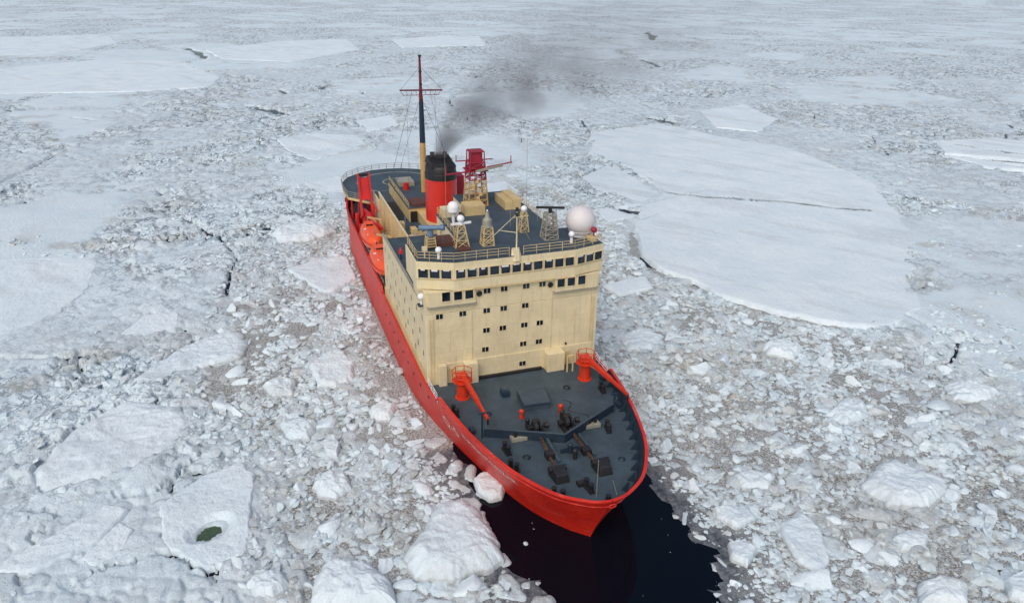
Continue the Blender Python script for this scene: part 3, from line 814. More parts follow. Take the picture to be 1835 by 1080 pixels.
    if f.normal.z < 0:
        bmesh.ops.reverse_faces(bm, faces=bm.faces)
    bm.to_mesh(o.data)
    bm.free()
    # put the origin at the floe's base
    co = np.empty(len(o.data.vertices) * 3, np.float32)
    o.data.vertices.foreach_get('co', co)
    co = co.reshape(-1, 3) - np.array([cx, cy, 0], np.float32)
    o.data.vertices.foreach_set('co', co.ravel())
    o.data.update()
    o.location = (cx, cy, 0)
    return o

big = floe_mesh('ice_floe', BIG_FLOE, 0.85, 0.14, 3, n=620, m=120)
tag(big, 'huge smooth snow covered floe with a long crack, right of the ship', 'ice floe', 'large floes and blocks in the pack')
for i, (nm, lab, th, ro, poly) in enumerate(FLOES):
    ext = max(max(p[0] for p in poly) - min(p[0] for p in poly), max(p[1] for p in poly) - min(p[1] for p in poly))
    fine = 'dark green hole' in lab
    o = floe_mesh(nm, poly, th, ro, 40 + 13 * i, n=220 if fine else (150 if ext < 25 else 200), m=56 if fine else (32 if ext < 25 else 40), dome=0.5 * ro if 'lump' in lab or 'heap' in lab else 0.0)
    tag(o, lab, 'ice block' if nm == 'ice_block' else 'ice floe', 'large floes and blocks in the pack')
    if fine:                                   # dark green melt water in the hole
        pb = MB()
        pb.prism([(2.6 * math.cos(a), 2.6 * math.sin(a)) for a in np.linspace(0, 2 * math.pi, 25)[:-1]], -0.1, 0.03)
        pw = pb.build('melt_pool', 'pool', o)
        pw.location = (103.2 - o.location.x, -39.2 - o.location.y, 0.0)
        pw['label'] = 'dark green melt water in the hole'

# ------------------------------------------------------------------ loose lumps: the larger ones singly, the rest as a mass
def lump_mesh(name, seed, sub=3, flat=0.62):
    rng = random.Random(seed)
    bm = bmesh.new()
    bmesh.ops.create_icosphere(bm, subdivisions=sub, radius=1.0)
    cuts = []
    for _ in range(rng.randint(9, 14)):
        d = Vector((rng.gauss(0, 1), rng.gauss(0, 1), rng.gauss(0, 0.8))).normalized()
        cuts.append((d, rng.uniform(0.38, 0.8)))
    ax, ay = rng.uniform(0.75, 1.2), rng.uniform(0.7, 1.0)
    from mathutils import noise
    off = Vector((seed * 3.1, seed * 1.7, 0))
    for v in bm.verts:
        p = v.co.copy()
        for d, k in cuts:
            e = p.dot(d) - k
            if e > 0:
                p -= d * e
        p *= 1.15 + 0.16 * noise.noise(p * 1.7 + off) + 0.13 * noise.noise(p * 4.5 + off) + 0.07 * noise.noise(p * 10 + off)
        v.co = Vector((p.x * ax, p.y * ay, p.z * flat))
    for f in bm.faces:
        f.smooth = True
    me = bpy.data.meshes.new(name)
    bm.to_mesh(me)
    bm.free()
    me.set_sharp_from_angle(angle=math.radians(38))
    return me

free_poly = [f[4] for f in FLOES if f[0] == 'ice_block' or f[2] < 0.95]
def clear_of(x, y, pad):
    ok = poly_sdf(x, y, BIG_FLOE) < -pad - 1.9
    for p in free_poly:
        ok &= poly_sdf(x, y, p) < pad * -0.6
    return ok

lump_meshes = []
for i in range(9):
    me = lump_mesh('ice_lump', 60 + i)
    me.materials.append(M['floe'])
    for nm in ('stain', 'pink', 'wet', 'open'):
        me.attributes.new(nm, 'FLOAT', 'POINT')
    lump_meshes.append(me)
stain_meshes = []
for i in range(4):                       # the same kind of lump, frozen brown with algae
    me = lump_mesh('ice_lump', 80 + i)
    me.materials.append(M['floe'])
    for nm, val in (('stain', 0.75), ('pink', 0.1), ('wet', 0.6), ('open', 0.0)):
        a = me.attributes.new(nm, 'FLOAT', 'POINT')
        a.data.foreach_set('value', np.full(len(me.vertices), val, np.float32))
    stain_meshes.append(me)

N = 5200
lx, ly = RNG.uniform(20, 142, N), RNG.uniform(-44, 74, N)
ld, dr, hu = masks(lx, ly)
keep = (ld < -1.5) & ~((lx > 97) & (lx < 113) & (ly > -15) & (ly < 0)) & (dr > 0.6) & (hu < -2.0) & clear_of(lx, ly, 0.8) & (np.hypot(lx - CAM.x, ly - CAM.y) > 48)
# only what lies in front of the camera
dxy = (lx - CAM.x) * FW.x + (ly - CAM.y) * FW.y
lat = (lx - CAM.x) * RT.x + (ly - CAM.y) * RT.y
keep &= np.abs(lat) < 0.86 * dxy + 6
lx, ly = lx[keep], ly[keep]
chosen = []
for x, y in zip(lx, ly):
    s = random.choice((0.8, 0.9, 1.0, 1.1, 1.25, 1.5, 1.9))
    if all((x - a) ** 2 + (y - b) ** 2 > (1.1 * (s + c)) ** 2 for a, b, c in chosen):
        chosen.append((x, y, s))
    if len(chosen) >= 270:
        break
cz = ice_height(np.array([c[0] for c in chosen]), np.array([c[1] for c in chosen]))[0]
for (x, y, s), z in zip(chosen, cz):
    brown = random.random() < 0.16
    me = random.choice(stain_meshes if brown else lump_meshes)
    o = bpy.data.objects.new('ice_lump', me)
    COL.objects.link(o)
    o.location = (x, y, max(0.0, min(0.25, float(z))) + 0.06 * s)
    o.rotation_euler = (random.uniform(-.25, .25), random.uniform(-.25, .25), random.uniform(0, 6.28))
    o.scale = (s * random.uniform(0.85, 1.3), s, s * random.uniform(0.6, 0.95))
    side = 'left' if y < 0 else 'right'
    off = abs(y) - (12.4 if x < 95 else 7)
    band = 'hugging the hull' if off < 8 else ('some way off' if off < 19 else ('well clear' if off < 32 else 'far out'))
    along_ = 'ahead of the bow' if x > 121 else ('level with the foredeck' if x > 106 else ('level with the cranes' if x > 91 else ('level with the cream walls' if x > 60 else 'level with the lifeboats')))
    brash_ = ''
    size_ = 'large' if s > 1.4 else ('middling' if s > 0.95 else 'small')
    tag(o, '%s %s ice lump %s, %s of ship, %s' % (size_, 'brown stained' if brown else 'white', band, side, along_), 'ice lump', 'loose lumps of ice in the brash %s of the ship' % side)

# small brash: tens of thousands of pieces, one mass
def brash(name, n, x0, x1, y0, y1, smin, smax, power, label, dens):
    bx, by = RNG.uniform(x0, x1, n), RNG.uniform(y0, y1, n)
    ld, dr, hu = masks(bx, by)
    dxy = (bx - CAM.x) * FW.x + (by - CAM.y) * FW.y
    lat = (bx - CAM.x) * RT.x + (by - CAM.y) * RT.y
    keep = (np.abs(lat) < 0.9 * dxy + 8) & (hu < -0.5)
    keep &= dens(bx, by, ld, dr) > RNG.random(n)
    keep &= clear_of(bx, by, 0.1)
    bx, by, ld = bx[keep], by[keep], ld[keep]
    h, stv, snv, pkv, _ = ice_height(bx, by)
    n = len(bx)
    s = smin + (smax - smin) * RNG.random(n) ** power
    s *= np.where(ld > -4, 0.6, 1.0)
    z = np.clip(h, 0.0, 1.5) + s * 0.02
    me = bpy.data.meshes.new(name)
    me.vertices.add(n)
    me.vertices.foreach_set('co', np.stack([bx, by, z], 1).astype(np.float32).ravel())
    rot = np.stack([RNG.uniform(-.5, .5, n), RNG.uniform(-.5, .5, n), RNG.uniform(0, 6.28, n)], 1)
    scl = np.stack([s * RNG.uniform(.8, 1.35, n), s, s * RNG.uniform(.45, .95, n)], 1)
    stn = np.clip(stv * RNG.random(n) ** 1.5 * 2.0 + (RNG.random(n) < .14) * 0.6, 0, 1)
    wet = np.clip(snv * 1.1 * RNG.random(n) ** 3.0, 0, 1)
    for nm, arr, typ in (('rot', rot, 'FLOAT_VECTOR'), ('scl', scl, 'FLOAT_VECTOR'), ('stain', stn, 'FLOAT'), ('pink', pkv * RNG.random(n), 'FLOAT'), ('wet', wet, 'FLOAT'), ('pick', RNG.integers(0, 8, n), 'INT')):
        a = me.attributes.new(nm, typ, 'POINT')
        if typ == 'FLOAT_VECTOR':
            a.data.foreach_set('vector', arr.astype(np.float32).ravel())
        elif typ == 'INT':
            a.data.foreach_set('value', arr.astype(np.int32))
        else:
            a.data.foreach_set('value', arr.astype(np.float32))
    o = bpy.data.objects.new(name, me)
    COL.objects.link(o)
    tag(o, label, kind='stuff')
    ng = bpy.data.node_groups.new('scatter', 'GeometryNodeTree')
    ng.interface.new_socket('Geometry', in_out='INPUT', socket_type='NodeSocketGeometry')
    ng.interface.new_socket('Geometry', in_out='OUTPUT', socket_type='NodeSocketGeometry')
    gi, go = ng.nodes.new('NodeGroupInput'), ng.nodes.new('NodeGroupOutput')
    ip = ng.nodes.new('GeometryNodeInstanceOnPoints')
    ci = ng.nodes.new('GeometryNodeCollectionInfo')
    ci.inputs['Collection'].default_value = BITS
    ci.inputs['Separate Children'].default_value = True
    ci.inputs['Reset Children'].default_value = True
    def attr(nm, typ):
        na = ng.nodes.new('GeometryNodeInputNamedAttribute')
        na.data_type = typ
        na.inputs['Name'].default_value = nm
        return na.outputs['Attribute']
    ng.links.new(gi.outputs[0], ip.inputs['Points'])
    ng.links.new(ci.outputs[0], ip.inputs['Instance'])
    ip.inputs['Pick Instance'].default_value = True
    ng.links.new(attr('pick', 'INT'), ip.inputs['Instance Index'])
    e2r = ng.nodes.new('FunctionNodeEulerToRotation')
    ng.links.new(attr('rot', 'FLOAT_VECTOR'), e2r.inputs[0])
    ng.links.new(e2r.outputs[0], ip.inputs['Rotation'])
    ng.links.new(attr('scl', 'FLOAT_VECTOR'), ip.inputs['Scale'])
    ng.links.new(ip.outputs[0], go.inputs[0])
    md = o.modifiers.new('scatter', 'NODES')
    md.node_group = ng
    return n

BITS = bpy.data.collections.new('ice_bits')
for i in range(8):
    me = lump_mesh('ice_bit', 120 + i, sub=2, flat=0.6)
    me.materials.append(M['brash'])
    BITS.objects.link(bpy.data.objects.new('ice_bit', me))
brash('brash_ice', 420000, -10, 146, -50, 84, 0.07, 0.80, 6.0, 'small broken pieces of ice crowded round the ship',
      lambda x, y, ld, dr: dr * np.maximum(0.012, sstep(0.2, -5.0, ld)) * (0.22 + 0.78 * sstep(0.34, 0.58, fbm(x / 5, y / 5, 801, 4))) * (1 - 0.7 * slush_pool(x, y)) * (1 - 0.65 * sstep(0.40, 0.50, fbm(x / 14, y / 14, 55, 4))))
brash('snowy_rubble', 210000, -90, 140, -110, 150, 0.08, 0.8, 5.0, 'scattered snow covered ice rubble on the pack',
      lambda x, y, ld, dr: (1 - dr) * 0.9 * sstep(0.40, 0.56, fbm(x / 26, y / 26, 61, 4)) * sstep(0.42, 0.6, fbm(x / 6, y / 6, 813, 3)))

# ------------------------------------------------------------------ the ship
ship = empty('icebreaker_ship', (0, 0, 0))
tag(ship, 'red hulled icebreaker with cream superstructure pushing through the pack ice', 'ship')
ZD = 6.7

def ztop(x):
    """height of the hull's upper edge: bulwark fore and aft, low sill along the superstructure"""
    return 7.05 + 1.05 * float(1 - sstep(58.5, 59.3, np.array(x)) + sstep(95.2, 96.4, np.array(x)))

def hull_shell():
    b = MB()
    zs = [-3.5, -1.5, 0, 1.2, 2.4, 3.6, 4.8, 5.8, ZD, None]
    rows = []
    for z in zs:
        c = level(ZD if z is None else z)
        if z is None:
            dk = level(ZTOP)
            rows.append([(dk[i, 0], dk[i, 1], ztop(dk[i, 0])) for i in range(NH)])
        else:
            rows.append([(c[i, 0], c[i, 1], z) for i in range(NH)])
    for side in (1, -1):
        V = [(x, side * y, z) for r in rows for x, y, z in r]
        F = []
        for k in range(len(rows) - 1):
            for i in range(NH - 1):
                q = (k * NH + i, k * NH + i + 1, (k + 1) * NH + i + 1, (k + 1) * NH + i)
                F.append(q if side < 0 else q[::-1])
        b.add(V, F)
    return b
hull = hull_shell().build('hull', 'hull_red', ship, smooth=True, angle=50)

# hull trim: bulwark cap, liner, deck, knuckle rail
def inset(c, d):
    t = np.gradient(c, axis=0)
    n = np.stack([t[:, 1], -t[:, 0]], 1)
    n /= np.linalg.norm(n, axis=1)[:, None] + 1e-9
    r = c + n * d
    r[:, 1] = np.maximum(r[:, 1], 0)
    return r
top = level(ZTOP)
ins = inset(top, 0.30)
ins[-1] = (top[-1, 0] - 0.30, 0)
ind = inset(level(ZD), 0.16)
ind[-1] = (level(ZD)[-1, 0] - 0.16, 0)
cap, liner = MB(), MB()
for side in (1, -1):
    V, F = [], []
    for i in range(NH):
        z = ztop(top[i, 0])
        V += [(top[i, 0], side * (top[i, 1] + 0.05), z - 0.06), (top[i, 0], side * (top[i, 1] + 0.05), z + 0.06), (ins[i, 0], side * ins[i, 1], z + 0.06), (ins[i, 0], side * ins[i, 1], z - 0.06)]
    for i in range(NH - 1):
        for k in range(4):
            q = (4 * i + k, 4 * i + 4 + k, 4 * i + 4 + (k + 1) % 4, 4 * i + (k + 1) % 4)
            F.append(q if side < 0 else q[::-1])
    cap.add(V, F)
    V, F = [], []
    for i in range(NH):
        z = ztop(top[i, 0])
        V += [(ind[i, 0], side * ind[i, 1], ZD), (ins[i, 0], side * max(0, ins[i, 1] - 0.02), z - 0.05)]
    for i in range(NH - 1):
        q = (2 * i, 2 * i + 2, 2 * i + 3, 2 * i + 1)
        F.append(q[::-1] if side < 0 else q)
    liner.add(V, F)
cap.build('bulwark_cap', 'hull_red', hull, smooth=True)
liner.build('bulwark_liner', 'deck_dark', hull, smooth=True)
dk = MB()
V = [(ind[i, 0], s * ind[i, 1], ZD + 0.0) for i in range(NH) for s in (-1, 1)]
dk.add(V, [(2 * i, 2 * i + 2, 2 * i + 3, 2 * i + 1) for i in range(NH - 1)])
deck = dk.build('deck', 'deck', ship)
kn = MB()
lv = level(6.95)
for side in (1, -1):
    P = [(x, side * (y + 0.02), 6.95) for x, y in lv[::4] if x > 96] + [(lv[-1, 0], 0, 6.95)]
    kn.path(P, 0.09)
kn.build('knuckle_rail', 'hull_red', hull, smooth=True)
# waterline band of bare rubbed steel is left to the ice; fairlead ring on the stem
fl = MB()
ring = [Vector((120.98 + 0.02, 0.42 * math.cos(t), 7.55 + 0.2 * math.sin(t))) for t in np.linspace(0, 2 * math.pi, 17)[:-1]]
fl.path(ring, 0.06, closed=True)
fl.build('fairlead', 'hull_red', hull, smooth=True)

# portholes and discharge ports along the starboard side
for x in list(np.arange(63, 92, 3.4)):
    z = 4.6
    y = half_breadth(x, z)
    b = MB().tube((x, -y + 0.05, z), (x, -y - 0.06, z), 0.22, n=12)
    b.build('porthole', 'black', hull)

# lettering follows the plating
def letters(txt, x0, z0, height, name, stretch=1.0, z1=None):
    cu = bpy.data.curves.new(name, 'FONT')
    cu.body = txt
    cu.size = 1.0
    cu.space_character = 1.12
    to = bpy.data.objects.new(name, cu)
    COL.objects.link(to)
    bpy.context.view_layer.update()
    me = bpy.data.meshes.new_from_object(to.evaluated_get(bpy.context.evaluated_depsgraph_get()))
    bpy.data.objects.remove(to)
    bm = bmesh.new()
    bm.from_mesh(me)
    bmesh.ops.triangulate(bm, faces=bm.faces)
    bmesh.ops.subdivide_edges(bm, edges=[e for e in bm.edges if e.calc_length() > 0.35], cuts=2)
    k = height / 0.72
    for v in bm.verts:
        x = x0 + v.co.x * k * stretch
        z = z0 + v.co.y * k
        v.co = (x, -half_breadth(x, z) - 0.09, z - 0.02)
    bm.to_mesh(me)
    bm.free()
    me.materials.append(M['letter'])
    o = bpy.data.objects.new('lettering', me)
    COL.objects.link(o)
    o.parent = hull
    return o
letters('ALMIRANTE', 101.4, 5.2, 0.85, 'word', 1.0)['label'] = 'white ship name, first word ALMIRANTE'
letters('IRIZAR', 108.3, 5.2, 0.85, 'word', 0.98)['label'] = 'white ship name, second word IRIZAR'
letters('Q-5', 95.2, 3.6, 1.5, 'word', 1.15)['label'] = 'white hull number Q-5'

# port bulwark stanchions (the inside of that bulwark faces the camera)
kk = [i for i in range(NH) if 97 < ins[i, 0] < 119.8]
step = 4
for i in kk[::step]:
    x, y = ind[i]
    t = (ind[min(i + 1, NH - 1)] - ind[max(i - 1, 0)])
    t /= np.linalg.norm(t)
    nx, ny = t[1], -t[0]                       # inward on the port side
    if ny > 0:
        nx, ny = -nx, -ny
    w = 0.05
    P = []
    for sg in (-1, 1):
        ox, oy = t[0] * w * sg, t[1] * w * sg
        P += [(x + ox, y - .03 + oy, ZD), (x + nx * 0.75 + ox, y + ny * 0.75 + oy, ZD), (x + nx * 0.05 + ox, y + ny * 0.05 + oy, 8.0), (x - nx * .12 + ox, y - ny * .12 + oy, 8.0)]
    MB().add(P, [(0, 1, 2, 3), (7, 6, 5, 4), (0, 4, 5, 1), (1, 5, 6, 2), (2, 6, 7, 3), (3, 7, 4, 0)]).build('bulwark_stanchion', 'deck_dark', hull)

# -------------------------------------------------- main superstructure
XF = 90.83
sup = MB()
sup.box(60.5, XF, -11.9, 11.9, ZD - 0.1, 16.8)
block = sup.build('superstructure', 'cream', ship, bevel=0.10)
# roof deck of the main block and its side parapets
MB().box(60.7, 86.5, -11.6, 11.6, 16.8, 16.83).build('upper_deck', 'deck', block)
for s in (-1, 1):
    b = MB()
    b.box(60.5, XF - 0.003, s * 11.9 - (0.003 if s > 0 else 0) - (0.22 if s > 0 else -0.003), s * 11.9 + (0.0 if s > 0 else 0.22), 16.8, 17.6)
    b.build('parapet', 'cream', block)
    c = MB()
    c.box(60.4, 87.5, s * 11.79 - 0.2, s * 11.79 + 0.2, 17.6, 17.68)
    c.build('parapet_cap', 'steel', block)
# low step along the foot of the front, belt along the sides
MB().box(XF, XF + 0.14, -11.4, 11.4, ZD, 9.55).build('front_plinth', 'cream', block)
for s in (-1, 1):
    P = MB()
    y0, y1 = (-12.06, -11.9) if s < 0 else (11.9, 12.06)
    P.box(60.5, 90.6, y0, y1, ZD, 8.5)
    P.build('side_belt', 'cream_dark', block)
MB().box(XF + 0.14, XF + 0.6, -5.2, 3.9, ZD, ZD + 0.32).build('pipe_tray', 'black', block)

def win_mesh(w, h, panes=2, depth=0.10, fr=0.07):
    """window facing +x, centred on the origin: frame and dark panes set back in it"""
    b = MB()
    b.slot(0)
    b.box(-0.02, depth, -w / 2 - fr, w / 2 + fr, h / 2, h / 2 + fr)
    b.box(-0.02, depth, -w / 2 - fr, w / 2 + fr, -h / 2 - fr, -h / 2)
    b.box(-0.02, depth, -w / 2 - fr, -w / 2, -h / 2, h / 2)
    b.box(-0.02, depth, w / 2, w / 2 + fr, -h / 2, h / 2)
    for k in range(1, panes):
        y = -w / 2 + w * k / panes
        b.box(-0.02, depth - 0.02, y - fr / 2, y + fr / 2, -h / 2, h / 2)
    b.slot(1)
    b.box(-0.02, 0.025, -w / 2, w / 2, -h / 2, h / 2)
    return b
cabin0 = win_mesh(0.90, 0.70, 2, 0.06, 0.06).build('window', ['cream', 'glass'], block)
first = True
front_cols = {19.15: (-3.8, -1.5, 1.5, 3.75), 16.4: (-10.1, -7.05, -3.85, -1.55, 1.43), 13.58: (-3.9, -1.65, 1.35, 3.55), 10.8: (-4.05, 1.25, 3.5), 7.9: (1.15,)}
for z, ys in front_cols.items():
    for y in ys:
        x = XF + (0.14 if z < 9.5 else 0.0) + (0.02 if z > 17 else 0)
        if first:
            cabin0.location = (x, y, z)
            first = False
        else:
            copy_mesh(cabin0, 'window', block, (x, y, z))
# closed deadlights folded open beside the lower windows
for y, z, x in ((-5.15, 10.75, XF), (0.05, 10.75, XF), (2.5, 10.78, XF), (0.1, 7.9, XF + .14)):
    MB().box(x, x + 0.05, y - 0.42, y + 0.42, z - 0.38, z + 0.38).build('deadlight', 'cream', block, bevel=0.02)
side0 = win_mesh(0.62, 0.80, 1, 0.03, 0.03).build('side_window', ['cream_dark', 'glass'], block)
n = 0
for r, z in enumerate((15.7, 13.1, 10.6, 9.1)):
    for k in range(9):
        x = 62.6 + 3.3 * k + (1.5 if r % 2 else 0)
        if x > 89.8 or (r == 3 and k % 2):
            continue
        if n == 0:
            side0.location, side0.rotation_euler = (x, -11.9, z), (0, 0, -math.pi / 2)
        else:
            copy_mesh(side0, 'side_window', block, (x, -11.9, z), (0, 0, -math.pi / 2))
        n += 1
# lockers and trunks standing against the front
for y0, y1, z1, d in ((-10.55, -9.5, 9.75, 0.9), (-7.15, -5.35, 9.62, 1.25), (4.25, 6.75, 9.4, 1.6)):
    MB().box(XF + 0.142, XF + d, y0, y1, ZD, z1).build('ventilation_trunk', 'cream', block, bevel=0.06)

# -------------------------------------------------- bridge and its lower wings
br_poly = [(82.6, -12.45), (89.25, -12.5), (91.15, -8.2), (91.25, 0), (91.15, 8.2), (90.0, 12.7), (82.6, 12.45)]
bridge = MB().prism(br_poly, 19.85, 23.55).build('bridge', 'cream', ship, bevel=0.07)
lw = MB()
lw.box(84.0, XF - 0.01, -11.88, 11.88, 16.84, 19.85)
lw.build('lower_bridge', 'cream', bridge)
for s in (-1, 1):
    y0, y1 = (-11.5, -5.4) if s < 0 else (5.4, 11.5)
    MB().box(XF - 0.01, XF + 0.32, y0, y1, 17.95, 19.85).build('wing_bay', 'cream', bridge)
    MB().box(XF - 0.01, XF + 0.5, y0 - 0.15, y1 + 0.15, 17.80, 17.95).build('wing_ledge', 'steel', bridge)
# windows of the wing bays
wing0 = win_mesh(1.05, 1.25, 1, 0.10, 0.07).build('wing_window', ['cream', 'glass'], bridge)
for i, y in enumerate((-9.25, -7.7, -6.25, 6.25, 7.7, 9.2)):
    p = (XF + 0.32, y, 19.18)
    if i == 0:
        wing0.location = p
    else:
        copy_mesh(wing0, 'wing_window', bridge, p)
for y in (-4.85, 4.85):
    b = MB()
    ringp = [Vector((XF + 0.14, y + 0.3 * math.cos(t), 18.95 + 0.3 * math.sin(t))) for t in np.linspace(0, 2 * math.pi, 13)[:-1]]
    b.path(ringp, 0.09, closed=True)
    b.tube((XF, y, 18.95), (XF + 0.12, y, 18.95), 0.22, n=10)
    b.build('horn', 'black', bridge, smooth=True)

def along(a, b, t):
    return (a[0] + (b[0] - a[0]) * t, a[1] + (b[1] - a[1]) * t)
# bridge windows: three on each angled end, eleven across the front
wide0 = win_mesh(1.26, 1.16, 1, 0.12, 0.07).build('bridge_window', ['cream', 'glass'], bridge)
spots = []
for k in range(3):
    spots.append((br_poly[1], br_poly[2], (k + 0.62) / 3.25))
for k in range(11):
    t = (k + 0.5) / 11
    y = -8.05 + 16.1 * t
    a, b = (br_poly[2], br_poly[3]) if y < 0 else (br_poly[3], br_poly[4])
    spots.append((a, b, (y - a[1]) / (b[1] - a[1])))
for k in range(3):
    spots.append((br_poly[4], br_poly[5], (k + 0.62) / 3.25))
for i, (a, b, t) in enumerate(spots):
    x, y = along(a, b, t)
    rz = math.atan2(b[1] - a[1], b[0] - a[0]) - math.pi / 2
    o = wide0 if i == 0 else copy_mesh(wide0, 'bridge_window', bridge)
    o.location, o.rotation_euler = (x, y, 22.02), (0, 0, rz)
    o.scale = (1, 0.94 if 3 <= i <= 13 else 0.98, 1)
    if i in (0, 1, 2, 3, 4, 5, 7, 8, 9, 11, 14, 15):
        v = MB().box(0.03, 0.06, -0.5 + random.random() * .25, 0.5 - random.random() * .3, 0.58 - random.uniform(.12, .3), 0.575).build('window_visor', 'white', bridge)
        v.location, v.rotation_euler = (x, y, 22.02), (0, 0, rz)
# sill band under the windows, and the roof edge
def band(poly, z0, z1, out, name, mat):
    b = MB()
    P = [(poly[i], poly[i + 1]) for i in range(1, 5)]
    for a, c in P:
        dx, dy = c[0] - a[0], c[1] - a[1]
        L = math.hypot(dx, dy)
        nx, ny = dy / L * out, -dx / L * out
        q = [(a[0] - nx * 0.1, a[1] - ny * 0.1), (c[0] - nx * 0.1, c[1] - ny * 0.1), (c[0] + nx, c[1] + ny), (a[0] + nx, a[1] + ny)]
        b.prism(q[::-1], z0, z1)
    return b.build(name, mat, bridge)
band(br_poly, 21.22, 21.30, 0.06, 'sill_band', 'cream_dark')
band(br_poly, 19.72, 19.85, 0.10, 'lower_trim', 'cream_dark')
MB().prism([(x * 0.9985 + 0.13, y * 0.99) for x, y in br_poly], 23.55, 23.60).build('roof_deck', 'deck', bridge)
# jutting foot of the forward jackstaff
MB().add([(91.1, -0.75, 23.0), (91.1, 0.85, 23.0), (91.55, 0.3, 23.0), (91.55, -0.2, 23.0), (90.6, -0.45, 24.5), (90.6, 0.55, 24.5), (91.35, 0.25, 24.5), (91.35, -0.15, 24.5)],
         [(3, 2, 1, 0), (4, 5, 6, 7), (0, 1, 5, 4), (1, 2, 6, 5), (2, 3, 7, 6), (3, 0, 4, 7)][::1]).build('jackstaff_foot', 'cream', bridge)

def railing(name, pts, z, h, parent, mat='cream_dark', post=1.6, bars=3, r=0.035, closed=False):
    b = MB()
    P = [Vector((x, y, z)) for x, y in pts]
    if closed:
        P.append(P[0])
    for a, c in zip(P[:-1], P[1:]):
        n = max(1, int(round((c - a).length / post)))
        for k in range(n + 1):
            q = a.lerp(c, k / n)
            b.tube(q, q + Vector((0, 0, h)), r * 1.15, n=5)
        for k in range(1, bars + 1):
            b.tube(a + Vector((0, 0, h * k / bars)), c + Vector((0, 0, h * k / bars)), r, n=5)
    return b.build(name, mat, parent)
railing('railing', [(83, -12.2), (89.1, -12.25), (90.95, -8.1), (91.0, -0.9)], 23.6, 1.15, bridge)
railing('railing', [(91.0, 1.0), (90.95, 8.1), (89.8, 12.4), (84, 12.3)], 23.6, 1.15, bridge)
railing('railing', [(61, -8.2), (61, -11.4)], 16.83, 1.1, block)

# -------------------------------------------------- house behind the bridge
house = MB().prism([(71.5, -5.5), (84.6, -5.5), (84.6, 8.4), (62.5, 8.4), (62.5, -0.6), (71.5, -0.6)], 16.83, 23.5).build('deckhouse', 'cream', ship)
MB().prism([(71.4, -5.6), (82.58, -5.6), (82.58, 8.5), (62.4, 8.5), (62.4, -0.7), (71.4, -0.7)], 23.5, 23.62).build('roof_deck', 'deck', house)
MB().box(82.6, 84.59, -5.4, 8.3, 23.605, 23.63).build('roof_deck', 'deck', house)
railing('railing', [(82.5, -5.45), (71.6, -5.45), (71.6, -0.6)], 23.62, 1.05, house)
railing('railing', [(63, 8.35), (82.5, 8.35)], 23.62, 1.05, house)
for x in (74, 77.5, 81):
    b = win_mesh(0.6, 0.9, 1, 0.07, 0.06).build('house_window', ['cream_dark', 'glass'], house)
    b.location, b.rotation_euler = (x, -5.5, 21.8), (0, 0, -math.pi / 2)
MB().box(71.8, 73.6, -5.1, -2.7, 23.62, 24.9).build('vent_housing', 'cream', house, bevel=0.04)
MB().box(71.2, 73.8, -1.75, 1.25, 23.62, 25.1).build('battery_locker', 'cream_dark', house, bevel=0.03)
MB().box(67.2, 72.6, 5.9, 7.2, 23.62, 25.2).build('signal_locker', 'cream_dark', house, bevel=0.03)
MB().box(67.3, 72.5, 4.75, 5.88, 23.62, 24.9).build('signal_locker', 'cream_dark', house, bevel=0.03)
# starboard upper deck: hatch covers, stair, blue grey instrument on its stand
MB().box(82.0, 85.2, -9.4, -6.3, 23.6, 24.1).build('hatch_cover', 'brown', bridge, bevel=0.03)
MB().box(85.4, 87.6, -6.6, -4.9, 23.6, 23.8).build('hatch_cover', 'brown', bridge, bevel=0.03)
st = MB()
c = Vector((85.4, -9.7, 23.6))
for dx, dy in ((-.5, -.5), (.5, -.5), (.5, .5), (-.5, .5)):
    st.tube(c + Vector((dx * 1.3, dy * 1.3, 0)), c + Vector((dx, dy, 1.7)), 0.06, n=6)
for k in range(1, 5):
    q = 1.3 - 0.3 * k / 5
    st.box(c.x - .5 * q, c.x + .5 * q, c.y - .5 * q, c.y + .5 * q, 23.6 + 0.36 * k, 23.64 + 0.36 * k)
st.build('instrument_stand', 'cream_dark', bridge)
g = MB()
g.tube((85.4, -9.7, 25.3), (85.4, -9.7, 26.0), 0.42, n=12)
g.tube((84.6, -10.9, 26.25), (85.9, -8.4, 26.45), 0.36, 0.30, n=12)
g.tube((85.9, -8.4, 26.45), (86.1, -8.0, 26.5), 0.42, n=12)
g.build('instrument', 'grey_blue', bridge, smooth=True)
for x, y in ((89.3, -9.6), (88.6, 8.6)):
    lan = MB().tube((x, y, 23.6), (x, y, 24.35), 0.22, 0.16, n=10)
    lan.sphere((x, y, 24.75), 0.42)
    lan.build('compass_lantern', 'white', bridge, smooth=True)
MB().tube((88.6, -11.2, 23.6), (88.6, -11.2, 24.6), 0.10, n=8).box(88.35, 88.85, -11.5, -10.9, 24.6, 25.1).build('searchlight', 'cream', bridge)
MB().tube((88.2, 12.0, 23.6), (88.2, 12.0, 24.5), 0.10, n=8).sphere((88.2, 12.0, 24.9), 0.42).build('searchlight', 'maroon', bridge, smooth=True)
MB().box(86.8, 89.0, 11.2, 12.1, 23.6, 23.95).build('equipment_box', 'cream_dark', bridge)
# wing searchlights below the bridge ends
for s in (-1, 1):
    sl = MB().tube((89.4, s * 12.05, 17.75), (89.4, s * 12.05, 18.5), 0.12, n=8)
    sl.sphere((89.5, s * 12.1, 18.9), 0.42)
    sl.build('searchlight', 'white', bridge, smooth=True)
    MB().box(88.9, 89.9, min(s * 11.9, s * 12.5), max(s * 11.9, s * 12.5), 17.62, 17.75).build('light_platform', 'deck_dark', bridge)

